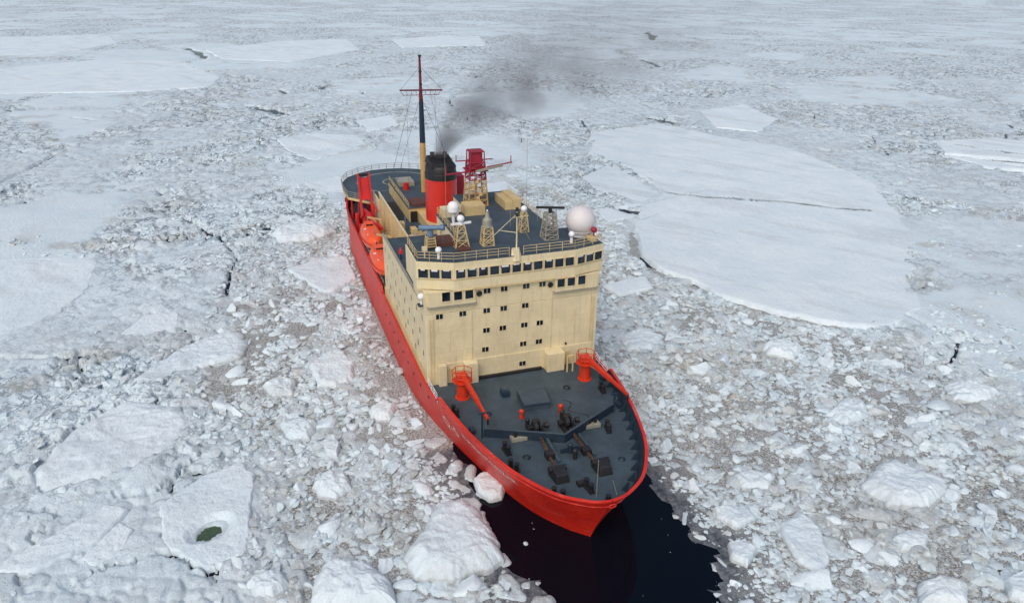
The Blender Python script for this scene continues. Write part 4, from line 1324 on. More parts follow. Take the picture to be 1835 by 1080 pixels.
# big radome
rd = MB()
rd.lathe([(1.25, -1.95), (1.4, -1.75)] + [(2.02 * math.sin(t), -2.02 * math.cos(t)) for t in np.linspace(0.75, math.pi - 0.01, 22)], (86.0, 10.95, 25.62), n=36)
radome = rd.build('radome', 'radome', ship, smooth=True, angle=60)
MB().lathe([(1.3, 0), (1.3, 0.25), (1.05, 0.3)], (86.0, 10.95, 23.6), 24).build('radome_base', 'white', radome)
MB().lathe([(1.62, -0.05), (1.62, 0.05)], (86.0, 10.95, 24.30), 30).build('radome_flange', 'radome', radome)

def lattice(b, c, w0, w1, z0, z1, n, r=0.05, cx=0.0):
    """square lattice tower"""
    L = lambda t: (w0 + (w1 - w0) * t) / 2
    for k in range(n + 1):
        t = k / n
        z = z0 + (z1 - z0) * t
        q = L(t)
        C = [Vector((c[0] + a * q, c[1] + d * q, z)) for a, d in ((-1, -1), (1, -1), (1, 1), (-1, 1))]
        for i in range(4):
            b.tube(C[i], C[(i + 1) % 4], r * 0.8, n=5)
        if k:
            for i in range(4):
                b.tube(P[i], C[i], r * 1.3, n=5)
                b.tube(P[i], C[(i + 1) % 4], r * 0.7, n=5)
                if k % 2:
                    b.tube(P[(i + 1) % 4], C[i], r * 0.7, n=5)
        P = C
    return b
# small antenna towers on the bridge roof
t1 = lattice(MB(), (85.6, -5.7), 1.8, 0.8, 23.6, 26.5, 3, 0.06).build('radar_stand', 'cream_dark', ship)
MB().sphere((85.6, -5.7, 27.3), 0.5).tube((85.6, -5.7, 26.5), (85.6, -5.7, 26.9), 0.3, n=10).build('dome', 'white', t1, smooth=True)
MB().box(85.45, 85.75, -7.0, -4.3, 26.55, 26.8, rot=0.1).build('radar_scanner', 'white', t1)
t2 = lattice(MB(), (86, -2.25), 1.5, 1.1, 23.6, 26.0, 3, 0.07).build('radar_stand', 'cream_dark', ship)
MB().lathe([(0.75, 0), (0.75, .12), (0.62, .2), (0.6, 1.0), (0.3, 1.35), (0.18, 2.1), (0.05, 2.2)], (86, -2.25, 26.0), 14).build('antenna_drum', 'steel', t2, smooth=True)
MB().tube((86, -2.25, 27.2), (86, -2.25, 28.3), 0.2, 0.1, n=10).build('antenna_tip', 'white', t2, smooth=True)
t3 = lattice(MB(), (86, 6.5), 1.9, 1.2, 23.6, 27.1, 5, 0.07).build('radar_stand', 'steel', ship)
MB().tube((86, 6.5, 27.1), (86, 6.5, 27.7), 0.25, n=10).box(85.85, 86.15, 4.6, 8.4, 27.7, 27.95, rot=-0.35).build('radar_scanner', 'black', t3)
t4 = lattice(MB(), (82.4, 4.1), 1.2, 0.6, 23.63, 26.4, 3, 0.05).build('radar_stand', 'cream_dark', ship)
MB().sphere((82.4, 4.1, 26.8), 0.45).build('dome', 'white', t4, smooth=True)
# sat dome on its post over the house
sd = MB()
sd.lathe([(0.62, -0.75), (0.82, -0.6), (0.84, 0.0)] + [(0.84 * math.cos(t), 0.84 * math.sin(t)) for t in np.linspace(0.1, 1.56, 8)], (76.0, -4.15, 25.9), 24)
sd.tube((76.0, -4.15, 23.6), (76.0, -4.15, 25.1), 0.22, 0.3, n=12)
sd.build('satellite_dome', 'white', ship, smooth=True, angle=50)
# jackstaff with stays on the bridge front
js = MB()
js.tube((91.0, 0.05, 24.4), (91.0, 0.05, 29.5), 0.11, 0.06, n=8)
js.tube((90.9, 0.05, 29.0), (87.2, -3.1, 24.0), 0.05, n=5).tube((90.9, 0.05, 29.0), (87.0, 3.3, 24.0), 0.05, n=5)
js.tube((91.0, -0.55, 28.6), (91.0, 1.6, 28.7), 0.04, n=5)
js.tube((91.0, 0.05, 26.6), (88.6, -1.6, 26.3), 0.05, n=5)
jack = js.build('jackstaff', 'cream', ship, smooth=True)
for z in (29.4, 28.75):
    MB().tube((91.0, 0.05, z), (91.0, 0.05, z + 0.42), 0.2, n=8).build('navigation_lamp', 'black', jack)
for x, y, h, r in ((76, -5.2, 10.5, 0.035), (72.5, 8.1, 10.2, 0.035), (80, 3.0, 3.2, 0.04), (83.5, 7.9, 4.5, 0.03), (78.5, 7.6, 3.4, 0.04), (84.8, -7.9, 3.4, 0.03), (80.2, -1.2, 2.8, 0.03)):
    MB().tube((x, y, 23.6), (x, y, 23.6 + h), r, r * 0.6, n=5).build('whip_antenna', 'steel', ship)

# -------------------------------------------------- lattice radar tower
tw = lattice(MB(), (68, 1.5), 3.0, 2.5, 23.6, 27.6, 4, 0.085)
tw.tube((68, 1.5, 23.6), (68, 1.5, 27.6), 0.22, n=8)
tower = tw.build('radar_tower', 'mast_buff', ship)
lattice(MB(), (68, 1.5), 2.5, 2.2, 27.6, 30.2, 3, 0.10).build('upper_lattice', 'maroon', tower)
MB().box(66.5, 69.5, -0.1, 3.1, 28.9, 29.02).build('platform', 'maroon', tower)
MB().box(67.1, 68.9, 0.65, 2.35, 29.02, 31.6).build('radar_cabin', 'maroon', tower, bevel=0.05)
c4 = MB()
for dx, dy in ((-1.1, -1.1), (1.1, -1.1), (1.1, 1.1), (-1.1, 1.1)):
    c4.tube((68 + dx, 1.5 + dy, 29.0), (68 + dx * .95, 1.5 + dy * .95, 31.7), 0.09, n=6)
c4.box(66.9, 69.1, 0.4, 2.6, 31.7, 31.85)
c4.build('canopy_frame', 'maroon', tower)
ya = MB()
ya.beam((68.9, -3.4, 28.7), (68.9, 0.1, 28.9), 0.22, 0.18).beam((68.9, 3.0, 29.4), (68.9, 7.0, 29.9), 0.18, 0.16)
ya.beam((67.3, -1.4, 30.2), (67.3, 4.4, 30.2), 0.14, 0.14)
ya.tube((68.9, -3.3, 28.8), (68.9, -3.3, 30.0), 0.07, n=6).tube((68.9, 6.8, 29.9), (68.9, 6.8, 30.9), 0.07, n=6).tube((67.3, -1.3, 30.2), (67.3, -1.3, 31.1), 0.07, n=6)
ya.build('yard', 'maroon', tower)
MB().beam((69.8, 1.0, 29.1), (69.8, 5.2, 29.75), 0.25, 0.3).build('radar_scanner', 'steel', tower)
for k, (y, z) in enumerate(((4.2, 28.7), (5.2, 28.75), (6.2, 28.9))):
    MB().tube((68.9, y, z), (68.9, y, z + 0.8), 0.03, n=5).build('hanger', 'steel', tower)
ya2 = MB().tube((68.9, 3.0, 28.6), (68.9, 6.2, 28.7), 0.04, n=5).tube((68.9, 6.2, 28.7), (68.9, 6.9, 29.8), 0.04, n=5)
ya2.build('yard_rail', 'steel', tower)
tb = MB()
for k in range(7):
    a = random.uniform(-1.2, 1.2)
    z = 24.2 + 0.5 * k
    tb.box(69.0, 69.5, 1.5 + a - .22, 1.5 + a + .22, z, z + 0.4)
tb.build('lamp_brackets', 'cream_dark', tower)

# -------------------------------------------------- funnel and mast
fu = MB()
prof = [(2.75, 0.0), (2.72, 4.0), (2.70, 7.6)]
fu.lathe(prof, (51.0, 0.25, 16.0), 40, 1.15, 1.0)
funnel = fu.build('funnel', 'funnel', ship, smooth=True, angle=50)
ft = MB()
ft.lathe([(2.74, 7.6), (2.74, 8.5), (2.62, 8.62), (2.62, 9.6), (2.45, 9.9), (2.2, 10.0)], (51.0, 0.25, 16.0), 40, 1.15, 1.0)
ft.build('funnel_cap', 'black', funnel, smooth=True, angle=40)
MB().add([(48.4, -2.0, 25.85), (53.4, -2.0, 25.85), (53.4, 2.5, 25.85), (48.4, 2.5, 25.85), (48.9, -1.7, 27.05), (52.6, -1.5, 26.3), (52.6, 2.0, 26.3), (48.9, 2.2, 27.05)], [(3, 2, 1, 0), (4, 5, 6, 7), (0, 1, 5, 4), (1, 2, 6, 5), (2, 3, 7, 6), (3, 0, 4, 7)]).build('cowl', 'black', funnel, bevel=0.1)
for x, y in ((49.9, -0.9), (50.1, 1.3)):
    MB().tube((x, y, 26.0), (x - 0.1, y, 27.75), 0.36, n=12).build('exhaust_pipe', 'black', funnel, smooth=True)
MB().box(44.5, 47.4, 3.2, 5.4, 16, 22.6).build('vent_tower', 'maroon', ship, bevel=0.05)

mx, my = 36.4, 0.45
ms = MB().lathe([(0.62, 0), (0.55, 12.0)], (mx, my, 14.5), 14)
mast = ms.build('mast', 'mast_buff', ship, smooth=True)
MB().lathe([(0.55, 12.0), (0.42, 19.6)], (mx, my, 14.5), 14).build('mast_middle', 'mast_blue', mast, smooth=True)
MB().lathe([(0.40, 19.6), (0.26, 22), (0.20, 27.6)], (mx, my, 14.5), 10).build('topmast', 'mast_top', mast, smooth=True)
yd = MB()
yd.tube((mx + 0.3, my - 3.95, 36.2), (mx + 0.3, my + 4.0, 36.0), 0.14, n=8)
yd.tube((mx + 0.3, my - 3.3, 35.3), (mx + 0.3, my - 0.3, 35.25), 0.05, n=5).tube((mx + 0.3, my + 0.4, 35.25), (mx + 0.3, my + 3.4, 35.2), 0.05, n=5)
for k in range(-4, 5):
    if k:
        yd.tube((mx + 0.3, my + 0.95 * k, 36.15), (mx + 0.3, my + 0.82 * k, 35.25), 0.04, n=5)
yd.build('yard', 'mast_top', mast)
st2 = MB()
for s in (-1, 1):
    st2.tube((mx, my, 40.2), (mx + 0.3, my + s * 3.8, 36.2), 0.03, n=4)
    st2.tube((mx, my + s * 1.8, 35.2), (mx - 3, my + s * 6.5, 16.6), 0.035, n=4)
    st2.tube((mx, my + s * .5, 33.8), (mx + 3.0, my + s * 7.0, 16.6), 0.035, n=4)
    st2.tube((mx, my + s * 2.6, 35.2), (mx - 0.5, my + s * 2.9, 16.8), 0.025, n=4)
st2.build('rigging', 'wire', mast)
for z in (41.9, 39.2, 37.0, 34.3, 30.5):
    MB().box(mx - 0.3, mx + 0.45, my - 0.22, my + 0.22, z, z + 0.32).build('mast_lamp', 'black', mast)
ld_ = MB()
for k in range(60):
    z = 16 + 0.42 * k
    ld_.tube((mx - 0.2, my - .55 + 0.004 * k, z), (mx + 0.2, my - .55 + 0.004 * k, z), 0.03, n=4)
ld_.build('mast_ladder', 'steel', mast)

# -------------------------------------------------- after part: boat deck, walls, helideck
aft = MB().box(24.0, 60.4, -7.6, 7.6, ZD, 14.4).build('after_house', 'cream', ship)
MB().box(24.2, 60.45, -7.4, 7.4, 14.4, 14.44).build('boat_deck', 'deck', aft)
for s in (-1, 1):
    y = s * 7.62
    MB().box(32.0, 62.2, min(y, y - s * 0.2), max(y, y - s * 0.2), ZD + 0.02, 16.4).build('side_wall', 'cream_dark', aft)
    MB().box(31.9, 62.2, y - 0.18, y + 0.12, 16.4, 16.48).build('wall_cap', 'cream', aft)
for x in np.arange(35, 62, 4.5):
    MB().box(x, x + 0.12, -7.74, -7.62, 9.0, 16.3).build('wall_rib', 'cream_dark', aft)
MB().box(60.45, 62.4, -7.4, 7.4, 14.44, 16.82).build('after_bulkhead', 'cream', aft)
h2 = MB().box(26.0, 46.2, -4.6, 6.5, 14.44, 17.0).build('engine_casing', 'cream_dark', ship)
MB().box(25.8, 46.4, -4.8, 6.7, 17.0, 17.08).build('casing_deck', 'deck', h2)
MB().box(41.5, 45.6, -3.9, -1.2, 17.08, 17.5).build('hatch_cover', 'brown', h2, bevel=0.04)
railing('railing', [(46.2, -4.6), (27, -4.6)], 17.08, 1.0, h2)
MB().box(46.2, 55.0, -2.95, 3.5, 14.44, 16.2).build('funnel_casing', 'cream_dark', h2)
MB().box(46.205, 46.6, -4.4, -3.2, 14.44, 16.4).build('doorway', 'black', h2)
MB().box(55.2, 60.0, -6.2, -3.4, 14.44, 15.4).build('deck_locker', 'steel', h2, bevel=0.04)
MB().tube((57, 2.0, 14.44), (57, 2.0, 17.5), 0.7, n=14).build('ventilator', 'cream_dark', h2, smooth=True)
MB().box(28, 32, -3.5, -0.5, 17.08, 18.0).build('deck_locker', 'steel', h2, bevel=0.04)
MB().tube((34.2, -2.6, 17.08), (34.2, -2.6, 18.4), 0.55, n=12).build('ventilator', 'crane_red', h2, smooth=True)
MB().tube((38.2, 3.8, 17.08), (38.2, 3.8, 18.6), 0.7, n=12).build('ventilator', 'black', h2, smooth=True)
MB().box(33.0, 45.0, -7.35, -4.85, 14.445, 14.50).build('hold_shade_slab', 'black', aft)  # flat black slab on the deck, painted shade of an open hold
for x0, x1, y0, y1, z1 in ((48.2, 49.8, -6.9, -6.1, 15.5), (51.2, 53.0, -5.6, -4.6, 15.3), (57.2, 58.6, -7.0, -6.3, 15.9)):
    MB().box(x0, x1, y0, y1, 14.44, z1).build('deck_locker', 'cream_dark', h2, bevel=0.04)
MB().tube((50.5, -6.2, 14.44), (50.5, -6.2, 17.0), 0.12, n=8).build('post', 'grey_blue', h2)
stairs = MB()
for k in range(12):
    stairs.box(54.2 + 0.5 * k, 54.8 + 0.5 * k, -5.4, -4.1, 14.6 + 0.2 * k, 14.7 + 0.2 * k)
stairs.beam((54.2, -5.45, 14.9), (60.3, -5.45, 17.4), 0.08, 0.3).beam((54.2, -4.05, 14.9), (60.3, -4.05, 17.4), 0.08, 0.3)
stairs.build('stairway', 'cream_dark', h2)
railing('railing', [(60.6, -7.2), (60.6, 7.2)], 16.83, 1.1, aft)

HZ = 12.1
hp = [(23.5, -8.4), (19.0, -12.1), (14.0, -12.4), (7.0, -12.0), (2.6, -10.2), (-0.6, -7.2), (-2.6, -3.6), (-3.0, 0), (-2.6, 3.6), (-0.6, 7.2), (2.6, 10.2), (7.0, 12.0), (14, 12.4), (19.0, 12.1), (23.5, 8.4)]
heli = MB().prism(hp, HZ - 0.5, HZ).build('helicopter_deck', 'cream_dark', ship)
MB().prism([(x * 0.985 + 0.15, y * 0.985) for x, y in hp], HZ + 0.0, HZ + 0.03).build('landing_surface', 'heli', heli)
def flat_ring(cx, cy, r, w, z, a0=0, a1=2 * math.pi, n=56):
    b = MB()
    t = np.linspace(a0, a1, n)
    V = [(cx + rr * math.cos(a), cy + rr * math.sin(a), z) for a in t for rr in (r - w / 2, r + w / 2)]
    b.add(V, [(2 * i, 2 * i + 1, 2 * i + 3, 2 * i + 2) for i in range(n - 1)])
    return b
flat_ring(9.5, 0, 8.6, 0.45, HZ + 0.036).build('landing_circle', 'steel', heli)
flat_ring(9.5, 0, 3.0, 0.35, HZ + 0.036).build('landing_circle', 'steel', heli)
hm = MB()
hm.box(8.0, 11.0, -1.3, -0.9, HZ + 0.034, HZ + 0.04).box(8.0, 11.0, 0.9, 1.3, HZ + 0.034, HZ + 0.04).box(9.3, 9.7, -0.9, 0.9, HZ + 0.034, HZ + 0.04)
hm.build('landing_mark', 'white', heli)
railing('railing', [(x * 1.0, y) for x, y in hp], HZ, 1.25, heli, mat='steel', post=2.0, bars=3, r=0.05)
for x, y in ((18, -11.3), (12, -11.6), (6, -11.0), (18, 11.3), (12, 11.6), (6, 11.0)):
    MB().tube((x, y, ZD), (x, y, HZ - 0.5), 0.22, n=10).build('pillar', 'crane_red', heli)
MB().box(6.5, 23.9, -7.0, 7.0, ZD, HZ - 0.5).build('stern_house', 'crane_red', heli)
for k in range(4):
    MB().tube((4 + 4 * k, -10.9, ZD), (4 + 4 * k, -10.9, ZD + 1.0), 0.3, n=10).build('mooring_bollard', 'green' if k == 2 else 'black', heli)

# red deck crane beside the helideck
ca = Vector((27.5, -9.6, ZD))
cr = MB().lathe([(1.0, 0), (0.95, 3.6), (1.15, 3.7), (1.15, 4.2)], ca, 16)
crane = cr.build('stern_crane', 'crane_red', ship, smooth=True)
fr = MB()
for s in (-1, 1):
    fr.beam((ca.x + 0.8, ca.y + s * 1.05, ZD + 4.0), (ca.x - 1.5, ca.y + s * 1.05, 18.8), 0.4, 1.1, 0.36, 0.8)
fr.build('crane_frame', 'crane_red', crane)
MB().add([(ca.x + 0.2, ca.y - 0.8, 13.8), (ca.x + 0.2, ca.y + 0.8, 13.8), (ca.x - 1.25, ca.y + 0.8, 18.0), (ca.x - 1.25, ca.y - 0.8, 18.0), (ca.x - 0.1, ca.y - 0.8, 13.7), (ca.x - 0.1, ca.y + 0.8, 13.7), (ca.x - 1.55, ca.y + 0.8, 17.9), (ca.x - 1.55, ca.y - 0.8, 17.9)],
         [(0, 1, 2, 3), (7, 6, 5, 4), (0, 4, 5, 1), (1, 5, 6, 2), (2, 6, 7, 3), (3, 7, 4, 0)]).build('crane_plate', 'crane_red', crane)
MB().box(ca.x - 1.7, ca.x - 1.0, ca.y - 1.0, ca.y + 1.0, 18.3, 18.7).build('crane_head', 'black', crane)
MB().beam((ca.x - 1.0, ca.y - 0.4, 11.3), (41.0, -8.9, 11.9), 0.75, 0.8, 0.5, 0.5).build('crane_boom', 'crane_red', crane)
MB().tube((ca.x + 0.3, ca.y, 11.0), (33.5, -9.2, 11.4), 0.16, n=8).build('boom_ram', 'steel', crane)
for x in (30.5, 33.0):
    MB().box(x, x + 1.6, -9.4, -7.9, ZD, 10.2).build('winch_house', 'crane_red', crane, bevel=0.06)
for y, z in ((-11.0, 9.8), (-11.3, 9.3)):
    MB().sphere((35.5, y, z), 0.45).build('float_ball', 'white', crane, smooth=True)

for x0, x1, y0, y1, z1 in ((22.5, 24.5, -11.4, -10.0, 9.0), (24.8, 26.2, -11.6, -11.0, 10.4), (29.0, 30.2, -11.5, -10.4, 9.4), (31.6, 32.4, -11.6, -10.2, 8.9), (36.4, 37.0, -9.6, -8.6, 11.2)):
    MB().box(x0, x1, y0, y1, ZD, z1).build('winch_house', 'crane_red', crane, bevel=0.08)
pipes = MB()
for a, b in (((25.0, -10.8, 8.0), (25.0, -10.8, 12.4)), ((29.6, -8.4, 9.0), (29.6, -8.4, 13.4)), ((23.2, -9.8, 9.2), (28.5, -10.9, 10.6)), ((31.0, -10.9, 9.6), (36.0, -10.6, 9.9)), ((26.4, -8.2, 12.6), (33.4, -8.3, 12.9))):
    pipes.tube(a, b, 0.14, n=7)
pipes.build('crane_piping', 'crane_red', crane, smooth=True)

# boat davits
for x in (37.2, 47.6, 58.2):
    d = MB()
    d.beam((x, -8.2, ZD), (x, -8.5, 12.6), 0.3, 0.45).beam((x, -8.5, 12.5), (x, -10.9, 13.2), 0.22, 0.3).beam((x, -8.0, 10.5), (x, -10.0, 12.9), 0.18, 0.2)
    d.build('davit', 'cream_dark', ship)
railing('railing', [(36, -11.9), (59.5, -11.95)], 8.16, 0.9, ship, mat='steel', bars=2)
MB().tube((59.9, -10.6, ZD), (59.9, -10.6, 10.2), 0.3, n=10).build('post', 'mast_buff', ship)

# -------------------------------------------------- foredeck
hc = MB().prism([(97.1, -1.75), (100.6, -2.05), (100.8, 1.3), (97.25, 1.9)], ZD, 7.7)
fh = hc.build('cargo_hatch', 'deck', deck, bevel=0.05)
MB().prism([(97.0, -1.9), (100.7, -2.2), (100.95, 1.45), (97.15, 2.05)], 7.42, 7.5).build('hatch_rim', 'deck_dark', fh)
MB().box(95.6, 96.8, -3.6, -2.6, ZD, 7.55).build('skylight', 'deck_dark', deck, bevel=0.05)
MB().box(95.9, 96.5, -3.4, -2.8, 7.55, 7.8).build('skylight_top', 'deck', deck)
# breakwater: two plates meeting in a V, braced behind
AP, BL, BR_ = (108.35, 0.15), (104.3, -8.35), (104.1, 8.35)
bwk = MB()
for e in (BL, BR_):
    dx, dy = e[0] - AP[0], e[1] - AP[1]
    L = math.hypot(dx, dy)
    nx, ny = -dy / L * 0.07, dx / L * 0.07
    if e is BR_:
        nx, ny = -nx, -ny
    bwk.prism([(AP[0], AP[1]), (e[0], e[1]), (e[0] - abs(nx) * 1.0 - 0.02, e[1] - ny), (AP[0] - 0.16, AP[1])][::(1 if e is BR_ else -1)], ZD, ZD + 1.15)
bw = bwk.build('breakwater', 'deck_dark', deck)
tp = MB()
for e in (BL, BR_):
    tp.beam((AP[0] - 0.05, AP[1], ZD + 1.2), (e[0] - 0.05, e[1], ZD + 1.2), 0.28, 0.08)
tp.build('breakwater_rim', 'deck', bw)
for e in (BL, BR_):
    for t in (0.18, 0.36, 0.54, 0.72, 0.9):
        x, y = along(AP, e, t)
        MB().add([(x - .17, y - .04, ZD), (x - 1.1, y - .04, ZD), (x - .17, y - .04, ZD + 1.0), (x - .17, y + .04, ZD), (x - 1.1, y + .04, ZD), (x - .17, y + .04, ZD + 1.0)],
                 [(0, 2, 1), (3, 4, 5), (0, 1, 4, 3), (1, 2, 5, 4), (2, 0, 3, 5)]).build('breakwater_brace', 'deck_dark', bw)
for x, y in ((106.0, -4.7), (106.1, 4.6)):
    MB().box(x - .45, x + .5, y - 0.95, y + 0.95, ZD, ZD + 0.5).build('chock_base', 'steel', bw, bevel=0.04)
    MB().tube((x, y - .4, ZD + .5), (x, y - .4, ZD + .95), 0.22, n=10).tube((x, y + .4, ZD + .5), (x, y + .4, ZD + .95), 0.22, n=10).build('chock_roller', 'black', bw)

def windlass(x, y):
    w = MB().box(x - 1.1, x + 1.0, y - 0.9, y + 0.9, ZD, ZD + 0.35)
    wl = w.build('windlass', 'black', deck, bevel=0.04)
    MB().tube((x, y - 1.25, ZD + 0.95), (x, y + 1.25, ZD + 0.95), 0.16, n=10).build('axle', 'black', wl)
    MB().tube((x, y - 0.55, ZD + 0.95), (x, y - 0.1, ZD + 0.95), 0.72, n=18).tube((x, y + 0.15, ZD + 0.95), (x, y + 0.35, ZD + 0.95), 0.62, n=18).build('chain_wheel', 'black', wl)
    MB().tube((x, y - 1.3, ZD + 0.95), (x, y - 0.85, ZD + 0.95), 0.38, 0.3, n=14).tube((x, y + .85, ZD + 0.95), (x, y + 1.3, ZD + 0.95), 0.3, 0.38, n=14).build('warping_drum', 'black', wl)
    MB().box(x - 1.0, x - 0.3, y - 0.4, y + 0.5, ZD + .35, ZD + 1.5).build('gear_case', 'black', wl, bevel=0.08)
    return wl
windlass(105.5, -2.15)
windlass(105.6, 1.75)
def chain(a, b, name='anchor_chain'):
    c = MB()
    a, b = Vector(a), Vector(b)
    n = int((b - a).length / 0.34)
    d = (b - a).normalized()
    s = Vector((-d.y, d.x, 0))
    for k in range(n):
        p = a + d * (0.34 * k)
        if k % 2:
            c.beam(p - d * .1, p + d * .42, 0.34, 0.12)
        else:
            c.beam(p - d * .1, p + d * .42, 0.12, 0.34)
    return c.build(name, 'rust', deck)
chain((106.6, -2.3, ZD + 0.5), (113.4, -2.9, ZD + 0.3))
chain((106.7, 1.55, ZD + 0.5), (113.4, 1.75, ZD + 0.3))
for x0, y0, x1, y1 in ((107.6, -1.75, 111.8, -1.95), (107.8, 2.1, 111.9, 2.35)):
    MB().beam((x0, y0, ZD + 0.42), (x1, y1, ZD + 0.22), 0.32, 0.4).build('chain_guide', 'deck', deck)
for x, y in ((110.4, -2.55), (110.9, 1.65)):
    MB().box(x - .5, x + .5, y - .5, y + .5, ZD, ZD + 0.75).build('chain_stopper', 'black', deck, bevel=0.05)
for x, y, m in ((114.2, -2.9, 'black'), (114.4, 2.1, 'black')):
    hw = MB()
    hw.add([(x - 1.1, y - .95, ZD), (x + 1.0, y - .8, ZD), (x + 1.0, y + .8, ZD), (x - 1.1, y + .95, ZD), (x - .7, y - .75, ZD + 1.25), (x + .75, y - .6, ZD + .95), (x + .75, y + .6, ZD + .95), (x - .7, y + .75, ZD + 1.25)],
           [(3, 2, 1, 0), (4, 5, 6, 7), (0, 1, 5, 4), (1, 2, 6, 5), (2, 3, 7, 6), (3, 0, 4, 7)])
    hb = hw.build('hawse_cover', m, deck, bevel=0.08)
    MB().tube((x - .7, y - 1.0, ZD + .8), (x - .7, y + 1.0, ZD + .8), 0.34, n=12).build('roller', 'black', hb)
def bollards(x, y, rz=0.0):
    b = MB().box(x - .85, x + .85, y - .32, y + .32, ZD, ZD + 0.14, rot=rz)
    for s in (-1, 1):
        px, py = x + .5 * s * math.cos(rz), y + .5 * s * math.sin(rz)
        b.tube((px, py, ZD + .1), (px, py, ZD + .95), 0.24, n=12).tube((px, py, ZD + .95), (px, py, ZD + 1.05), 0.31, n=12)
    b.build('mooring_bollard', 'black', deck)
for x, y, rz in ((107.9, -6.8, 0.1), (98.6, -10.3, 0.15), (99.0, 9.3, -.1), (107.4, 6.1, -.2), (111.2, -7.1, .4), (117.0, -4.2, .8), (116.9, -0.7, 0.1)):
    bollards(x, y, rz)
MB().box(115.6, 116.3, -1.6, -0.6, ZD, ZD + 0.4).build('chock_base', 'black', deck)
for x, y, m in ((101.9, -2.85, 'orange'), (102.2, 2.15, 'orange'), (103.9, -2.85, 'black'), (103.6, 1.75, 'black'), (110.2, 0.0, 'deck_dark'), (111.4, 0.1, 'black')):
    v = MB().lathe([(0.26, 0), (0.24, 0.8), (0.31, 0.85), (0.31, 1.1), (0.12, 1.25)], (x, y, ZD), 12)
    v.build('mushroom_vent', m, deck, smooth=True)
MB().beam((110.3, -1.2, ZD + .5), (110.3, 1.1, ZD + .5), 0.12, 0.5).build('chain_bar', 'deck_dark', deck)
MB().tube((118.3, -0.45, ZD), (118.2, -0.45, ZD + 4.6), 0.035, 0.025, n=6).build('bow_staff', 'steel', deck)
MB().tube((116.5, 2.3, ZD + .2), (119.6, 1.2, ZD + .9), 0.03, n=5).build('stay_wire', 'steel', deck)
MB().tube((119.3, 0.4, ZD), (119.3, 0.4, ZD + .8), 0.28, n=12).build('fairlead_roller', 'black', deck)
for s in (-1, 1):
    railing('railing', [(91.2, s * 11.9), (95.3, s * 11.75)], ZD, 1.3, deck, mat='white', bars=3, post=1.4)

def deck_crane(x, y, tip, rest):
    p = MB().lathe([(0.95, 0), (0.95, 0.12), (0.78, 0.15), (0.72, 2.3), (0.95, 2.4), (0.95, 2.6)], (x, y, ZD), 18)
    c = p.build('deck_crane', 'orange', ship, smooth=True)
    MB().box(x - .75, x + .55, y - .65, y + .65, ZD + 2.6, ZD + 3.35).build('crane_house', 'orange', c, bevel=0.08)
    top = Vector((x - 0.1, y, ZD + 3.2))
    tip = Vector(tip)
    d = (tip - top).normalized()
    mid = top.lerp(tip, 0.62)
    MB().beam(top, mid, 0.55, 0.7, 0.48, 0.55).build('boom', 'orange', c, bevel=0.04)
    MB().beam(mid - d * .2, tip, 0.36, 0.4, 0.3, 0.32).build('boom_tip', 'orange', c)
    MB().tube((x + .2, y, ZD + 2.5), top.lerp(tip, 0.4) - Vector((0, 0, .3)), 0.12, n=8).build('boom_ram', 'steel', c)
    r = MB()
    for k in range(7):
        a = 2 * math.pi * k / 7
        r.tube((x + 1.25 * math.cos(a), y + 1.25 * math.sin(a), ZD + 2.5), (x + 1.3 * math.cos(a), y + 1.3 * math.sin(a), ZD + 3.9), 0.05, n=5)
    for z in (3.2, 3.9):
        r.path([(x + 1.28 * math.cos(2 * math.pi * k / 7), y + 1.28 * math.sin(2 * math.pi * k / 7), ZD + z) for k in range(7)], 0.045, n=5, closed=True)
    r.lathe([(1.3, 0), (1.3, 0.06)], (x, y, ZD + 2.45), 16)
    r.build('platform_rail', 'orange', c)
    MB().tube((tip.x, tip.y, tip.z), (tip.x, tip.y, tip.z - 0.7), 0.12, n=6).build('hook', 'black', c)
    MB().tube((rest[0], rest[1], ZD), (rest[0], rest[1], rest[2]), 0.13, n=8).box(rest[0] - .15, rest[0] + .15, rest[1] - .4, rest[1] + .4, rest[2], rest[2] + .12).build('boom_rest', 'deck_dark', c)
deck_crane(95.0, -8.35, (103.4, -7.6, 8.4), (104.4, -8.6, 10.0))
deck_crane(95.4, 8.45, (104.0, 10.35, 8.75), (104.1, 8.45, 9.3))
MB().tube((93.0, 6.9, ZD), (93.0, 6.9, 9.0), 0.12, n=8).tube((93.0, 7.7, ZD), (93.0, 7.7, 9.0), 0.12, n=8).beam((93, 6.9, 9), (93, 7.7, 9), .3, .3).build('hydraulic_stand', 'cream_dark', ship)

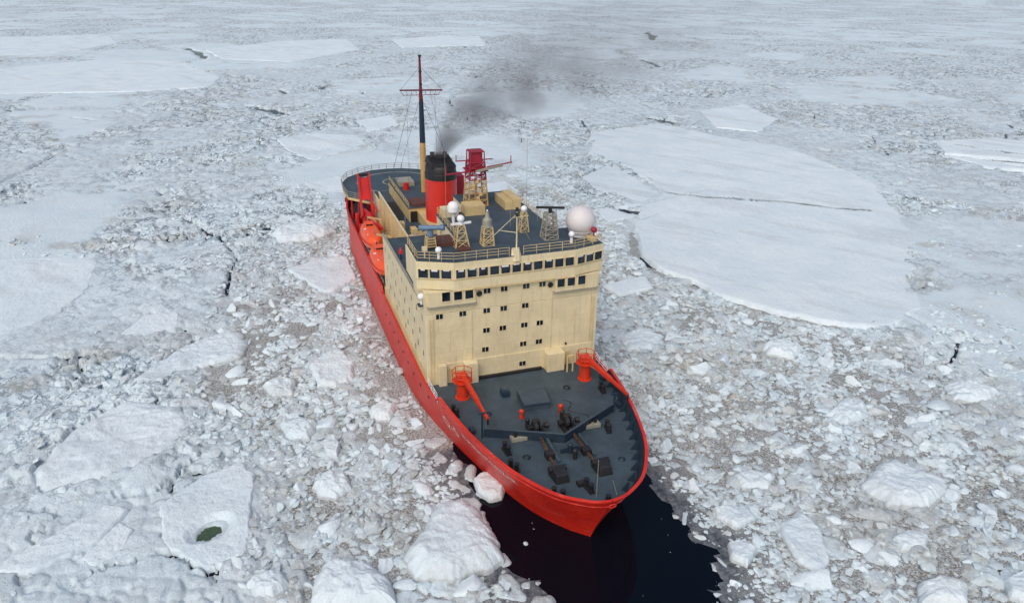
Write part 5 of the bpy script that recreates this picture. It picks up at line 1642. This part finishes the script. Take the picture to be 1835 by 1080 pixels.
# -------------------------------------------------- lifeboats hanging in the davits
def lifeboat(loc, label, rz=0.0):
    L, W, H = 11.0, 3.7, 3.2
    root = empty('lifeboat', loc)
    root.rotation_euler = (0, 0, rz)
    tag(root, label, 'lifeboat', 'enclosed lifeboats on the starboard side')
    n, m = 22, 20
    def sect(t):
        w = (1 - abs(2 * t - 1) ** 2.8) ** 0.5
        return w
    hb, cb = MB(), MB()
    for b, lo in ((hb, True), (cb, False)):
        V, F = [], []
        for i in range(n + 1):
            t = 0.003 + 0.994 * i / n
            w = sect(t)
            for j in range(m + 1):
                a = math.pi * j / m
                ca_, sa = math.cos(a), math.sin(a)
                y = math.copysign(abs(ca_) ** 0.75, ca_) * W / 2 * w
                if lo:
                    z = -abs(sa) ** 0.8 * H * 0.42 * (0.45 + 0.55 * w) + 0.25 * abs(2 * t - 1) ** 2
                else:
                    z = abs(sa) ** 0.7 * H * 0.50 * (0.30 + 0.70 * w) + 0.25 * abs(2 * t - 1) ** 2
                V.append((L * (t - .5), y * (1.0 if lo else 0.94), z))
        for i in range(n):
            for j in range(m):
                q = (i * (m + 1) + j, i * (m + 1) + j + 1, (i + 1) * (m + 1) + j + 1, (i + 1) * (m + 1) + j)
                F.append(q if lo else q[::-1])
        b.add(V, F)
    hb.build('hull', 'boat', root, smooth=True, angle=60)
    can = cb.build('canopy', 'boat', root, smooth=True, angle=60)
    g = MB()
    for s in (-1, 1):
        P = [(L * (t - .5), s * W / 2 * sect(t), 0.25 * abs(2 * t - 1) ** 2) for t in np.linspace(0.01, 0.99, 22)]
        g.path(P, 0.11)
    g.build('rub_rail', 'orange', root, smooth=True)
    MB().box(-3.4, -1.7, -0.8, 0.8, 1.15, 2.05).build('steering_cupola', 'boat', can, bevel=0.12)
    for s in (-1, 1):
        MB().box(-3.1, -2.0, s * 0.81 - .02, s * 0.81 + .02, 1.55, 1.9).build('window', 'glass', can)
    MB().box(-1.69, -1.66, -0.6, 0.6, 1.58, 1.92).build('window', 'glass', can)
    for x in (-0.2, 1.6):
        MB().box(x, x + 0.9, -0.45, 0.45, 1.36, 1.62).build('hatch', 'boat', can, bevel=0.05)
    MB().box(0.9, 1.5, -0.9, -0.7, 1.15, 1.32).build('vent_box', 'black', can)
    r = MB()
    r.box(-0.9, -0.1, -1.0, -0.75, 1.25, 1.5).box(-0.62, -0.37, -1.3, -0.45, 1.22, 1.505)
    r.box(2.2, 3.0, -0.9, -0.65, 1.1, 1.42).box(2.48, 2.73, -1.2, -0.35, 1.05, 1.425)
    r.build('reflective_tape', 'white', can)
    for x in (-3.2, 3.2):
        MB().tube((x, 0, 1.0), (x, 0, 2.6), 0.08, n=6).build('lifting_hook', 'steel', root)
lifeboat((42.0, -11.0, 10.9), 'bright orange enclosed lifeboat farther aft, beside the red stern crane', 0.02)
lifeboat((53.4, -11.1, 10.2), 'bright orange enclosed lifeboat beside the cream side wall, nearer the bow', 0.02)
rb = MB()
rb.lathe([(0.5, 0), (0.5, 1.2)], (38, -11.3, 8.6), 12)
rb.build('life_raft_canister', 'white', ship)

# -------------------------------------------------- a person on the upper deck
def person(loc, rz):
    me = bpy.data.meshes.new('person')
    J = [((0, 0, 0.95), .15), ((0, 0, 1.15), .155), ((0, 0, 1.38), .17), ((0, 0, 1.50), .075), ((0.01, 0, 1.62), .10), ((0.01, 0, 1.75), .075),
         ((0, .19, 1.42), .075), ((.03, .26, 1.14), .058), ((.16, .20, .95), .045), ((.20, .18, .89), .04),
         ((0, -.19, 1.42), .075), ((.03, -.26, 1.14), .058), ((.16, -.20, .95), .045), ((.20, -.18, .89), .04),
         ((0, .10, .88), .11), ((.03, .11, .48), .075), ((0, .12, .09), .055), ((.16, .13, .04), .045),
         ((0, -.10, .88), .11), ((.0, -.11, .48), .075), ((-.03, -.12, .09), .055), ((.13, -.13, .04), .045)]
    E = [(0, 1), (1, 2), (2, 3), (3, 4), (4, 5), (2, 6), (6, 7), (7, 8), (8, 9), (2, 10), (10, 11), (11, 12), (12, 13), (0, 14), (14, 15), (15, 16), (16, 17), (0, 18), (18, 19), (19, 20), (20, 21)]
    me.from_pydata([j[0] for j in J], E, [])
    o = bpy.data.objects.new('person', me)
    COL.objects.link(o)
    sk = o.modifiers.new('skin', 'SKIN')
    for i, (_, r) in enumerate(J):
        me.skin_vertices[0].data[i].radius = (r, r)
    me.skin_vertices[0].data[0].use_root = True
    sb = o.modifiers.new('sub', 'SUBSURF')
    sb.levels = sb.render_levels = 2
    bpy.context.view_layer.update()
    nm = bpy.data.meshes.new_from_object(o.evaluated_get(bpy.context.evaluated_depsgraph_get()))
    bpy.data.objects.remove(o)
    nm.name = 'person'
    for k in ('jacket', 'trousers', 'skin', 'black'):
        nm.materials.append(M[k])
    for f in nm.polygons:
        z = f.center.z
        f.material_index = 3 if z < 0.13 else (1 if z < 0.86 and not (f.center.x > .1 and z > .7) else (2 if z > 1.53 or (z < .97 and f.center.x > .13) else 0))
        f.use_smooth = True
    p = bpy.data.objects.new('person', nm)
    COL.objects.link(p)
    p.location = loc
    p.rotation_euler = (0, 0, rz)
    tag(p, 'person in a red jacket and dark blue trousers standing on the upper deck', 'person')
    hood = MB().sphere((0, 0, 1.70), 0.135, 1.1, 12, 8).build('hood', 'jacket', p, smooth=True)
    hood.location = (-0.03, 0, 0)
person((70.5, -10.9, 16.83), -0.6)

# -------------------------------------------------- fittings that break up the big surfaces
def rope_coil(x, y, z, r, parent, mat='steel'):
    b = MB()
    pts = [(x + (r * (1 - 0.10 * k / 12)) * math.cos(2 * math.pi * k / 12), y + (r * (1 - 0.10 * k / 12)) * math.sin(2 * math.pi * k / 12), z + 0.05 + 0.025 * (k // 12)) for k in range(40)]
    b.path(pts, 0.05, n=5)
    b.build('rope_coil', mat, parent)
for x, y, r in ((96.9, 5.2, 0.6), (109.6, -5.0, 0.55), (113.2, 5.0, 0.5), (99.8, -6.4, 0.5)):
    rope_coil(x, y, ZD, r * 0.8, deck, 'black' if r > .5 else 'deck_dark')
hz = MB()
pt = [(99.5 + 0.5 * k, 3.4 + 0.7 * math.sin(k * 0.9) + 0.12 * k, ZD + 0.04) for k in range(14)]
hz.path(pt, 0.035, n=5)
hz.build('loose_hose', 'black', deck)
for x, y in ((96.4, 10.6), (103.2, 9.6), (103.0, -9.4)):
    MB().box(x - .5, x + .5, y - .3, y + .3, ZD, ZD + 0.6).build('deck_box', 'deck_dark', deck, bevel=0.05)
for y, z0, z1 in ((-11.2, ZD, 16.2), (11.1, 9.6, 16.4)):
    wall = MB()
    for o_ in (-0.22, 0.22):
        wall.tube((XF + 0.16, y + o_, z0), (XF + 0.16, y + o_, z1), 0.03, n=5)
    z = z0 + 0.3
    while z < z1:
        wall.tube((XF + 0.16, y - .22, z), (XF + 0.16, y + .22, z), 0.025, n=4)
        z += 0.34
    wall.build('ladder', 'cream_dark', block)
for y, z0, z1 in ((5.2, 9.6, 17.7), (-5.9, 9.6, 17.7), (8.6, 9.6, 15.0)):
    MB().tube((XF + 0.06, y, z0), (XF + 0.06, y, z1), 0.045, n=6).build('down_pipe', 'cream', block)
for y in (-8.6, 7.6):
    d = MB().box(XF + 0.14, XF + 0.2, y - .42, y + .42, ZD + 0.2, ZD + 2.1)
    d.build('weather_door', 'cream_dark', block, bevel=0.04)
for y, z in ((7.4, 9.95),):
    MB().tube((XF, y, z), (XF + 0.22, y, z), 0.12, 0.16, n=8).build('floodlight', 'black', block)
for k in range(15):
    x, y = along((91.25, -7.6), (91.25, 7.6), k / 14)
    MB().beam((x + 0.1, y, 22.55), (x + 0.14, y + 0.28, 21.75), 0.03, 0.03).build('wiper', 'black', bridge)

# ------------------------------------------------------------------ exhaust smoke drifting from the funnel
def smoke():
    P0, D, LEN = Vector((51.2, 0.3, 27.2)), Vector((-0.79, 0.613, 0)), 260.0
    S = Vector((0.613, 0.79, 0))
    zc = lambda s: 27.6 + 3.6 * (1 - math.exp(-s / 6.0)) + 0.03 * s
    rr = lambda s: 1.6 + 0.36 * s - 0.0005 * s * s
    V, F, n = [], [], 20
    ss = [-1.2, 0, 2, 5, 9, 15, 25, 40, 60, 85, 115, 145, 180, 220, LEN]
    for s in ss:
        for k in range(n):
            a = 2 * math.pi * k / n
            r = rr(max(s, 0)) * 1.03
            p = P0 + D * s + S * (r * math.cos(a))
            V.append((p.x, p.y, zc(max(s, 0)) + 0.40 * r * math.sin(a) + (0.0 if s > 0 else -0.1)))
    for i in range(len(ss) - 1):
        for k in range(n):
            F.append((i * n + k, i * n + (k + 1) % n, (i + 1) * n + (k + 1) % n, (i + 1) * n + k))
    F += [tuple(range(n))[::-1], tuple(range((len(ss) - 1) * n, len(ss) * n))]
    m = bpy.data.materials.new('exhaust_smoke')
    m.use_nodes = True
    t = m.node_tree
    t.nodes.remove(t.nodes['Principled BSDF'])
    L = t.links.new
    def mt(op, a, b=None, clamp=False):
        nd = t.nodes.new('ShaderNodeMath')
        nd.operation, nd.use_clamp = op, clamp
        for i, v in enumerate((a, b)):
            if v is None:
                continue
            if isinstance(v, (int, float)):
                nd.inputs[i].default_value = v
            else:
                L(v, nd.inputs[i])
        return nd.outputs[0]
    def dot(vec, d):
        nd = t.nodes.new('ShaderNodeVectorMath')
        nd.operation = 'DOT_PRODUCT'
        L(vec, nd.inputs[0])
        nd.inputs[1].default_value = d
        return nd.outputs['Value']
    pv = t.nodes.new('ShaderNodeVolumePrincipled')
    pv.inputs['Color'].default_value = (0.22, 0.20, 0.20, 1)
    pv.inputs['Anisotropy'].default_value = 0.2
    L(pv.outputs[0], t.nodes['Material Output'].inputs['Volume'])
    g = t.nodes.new('ShaderNodeNewGeometry')
    sb = t.nodes.new('ShaderNodeVectorMath')
    sb.operation = 'SUBTRACT'
    L(g.outputs['Position'], sb.inputs[0])
    sb.inputs[1].default_value = P0
    q = sb.outputs[0]
    s = mt('MAXIMUM', dot(q, D), 0.0)
    lat = dot(q, S)
    z = dot(q, (0, 0, 1))
    zcn = mt('ADD', mt('MULTIPLY', mt('SUBTRACT', 1.0, mt('POWER', 2.71828, mt('DIVIDE', s, -6.0))), 3.6), mt('ADD', mt('MULTIPLY', s, 0.03), 0.4))
    rad = mt('ADD', mt('MULTIPLY', s, mt('SUBTRACT', 0.36, mt('MULTIPLY', s, 0.0005))), 1.6)
    nz = t.nodes.new('ShaderNodeTexNoise')
    nz.inputs['Scale'].default_value = 0.13
    nz.inputs['Detail'].default_value = 5
    nz.inputs['Roughness'].default_value = 0.6
    L(g.outputs['Position'], nz.inputs['Vector'])
    nzv = nz.outputs['Fac']
    e1 = mt('DIVIDE', lat, rad)
    e2 = mt('DIVIDE', mt('SUBTRACT', z, zcn), mt('MULTIPLY', rad, 0.40))
    d2 = mt('ADD', mt('MULTIPLY', e1, e1), mt('MULTIPLY', e2, e2))
    fall = mt('SUBTRACT', 1.0, d2, True)
    billow = mt('MULTIPLY', mt('SUBTRACT', mt('ADD', nzv, mt('DIVIDE', 1.3, mt('ADD', s, 5.0))), 0.46, True), 5.5, True)
    # carried off, the same soot thins with the widening of the plume and then dissolves
    thin = mt('DIVIDE', 1.0, mt('MULTIPLY', rad, rad))
    end = mt('SUBTRACT', 1.0, mt('DIVIDE', s, LEN), True)
    dens = mt('MULTIPLY', mt('MULTIPLY', mt('MULTIPLY', mt('POWER', thin, 0.54), mt('MULTIPLY', fall, billow)), end), mt('ADD', 0.85, mt('DIVIDE', 9.0, mt('ADD', s, 6.0))))
    L(dens, pv.inputs['Density'])
    o = MB().add(V, F).build('smoke', m)
    bm = bmesh.new()
    bm.from_mesh(o.data)
    bmesh.ops.recalc_face_normals(bm, faces=bm.faces)
    bm.to_mesh(o.data)
    bm.free()
    tag(o, 'dark exhaust smoke drifting from the funnel over the ice', kind='stuff')
smoke()
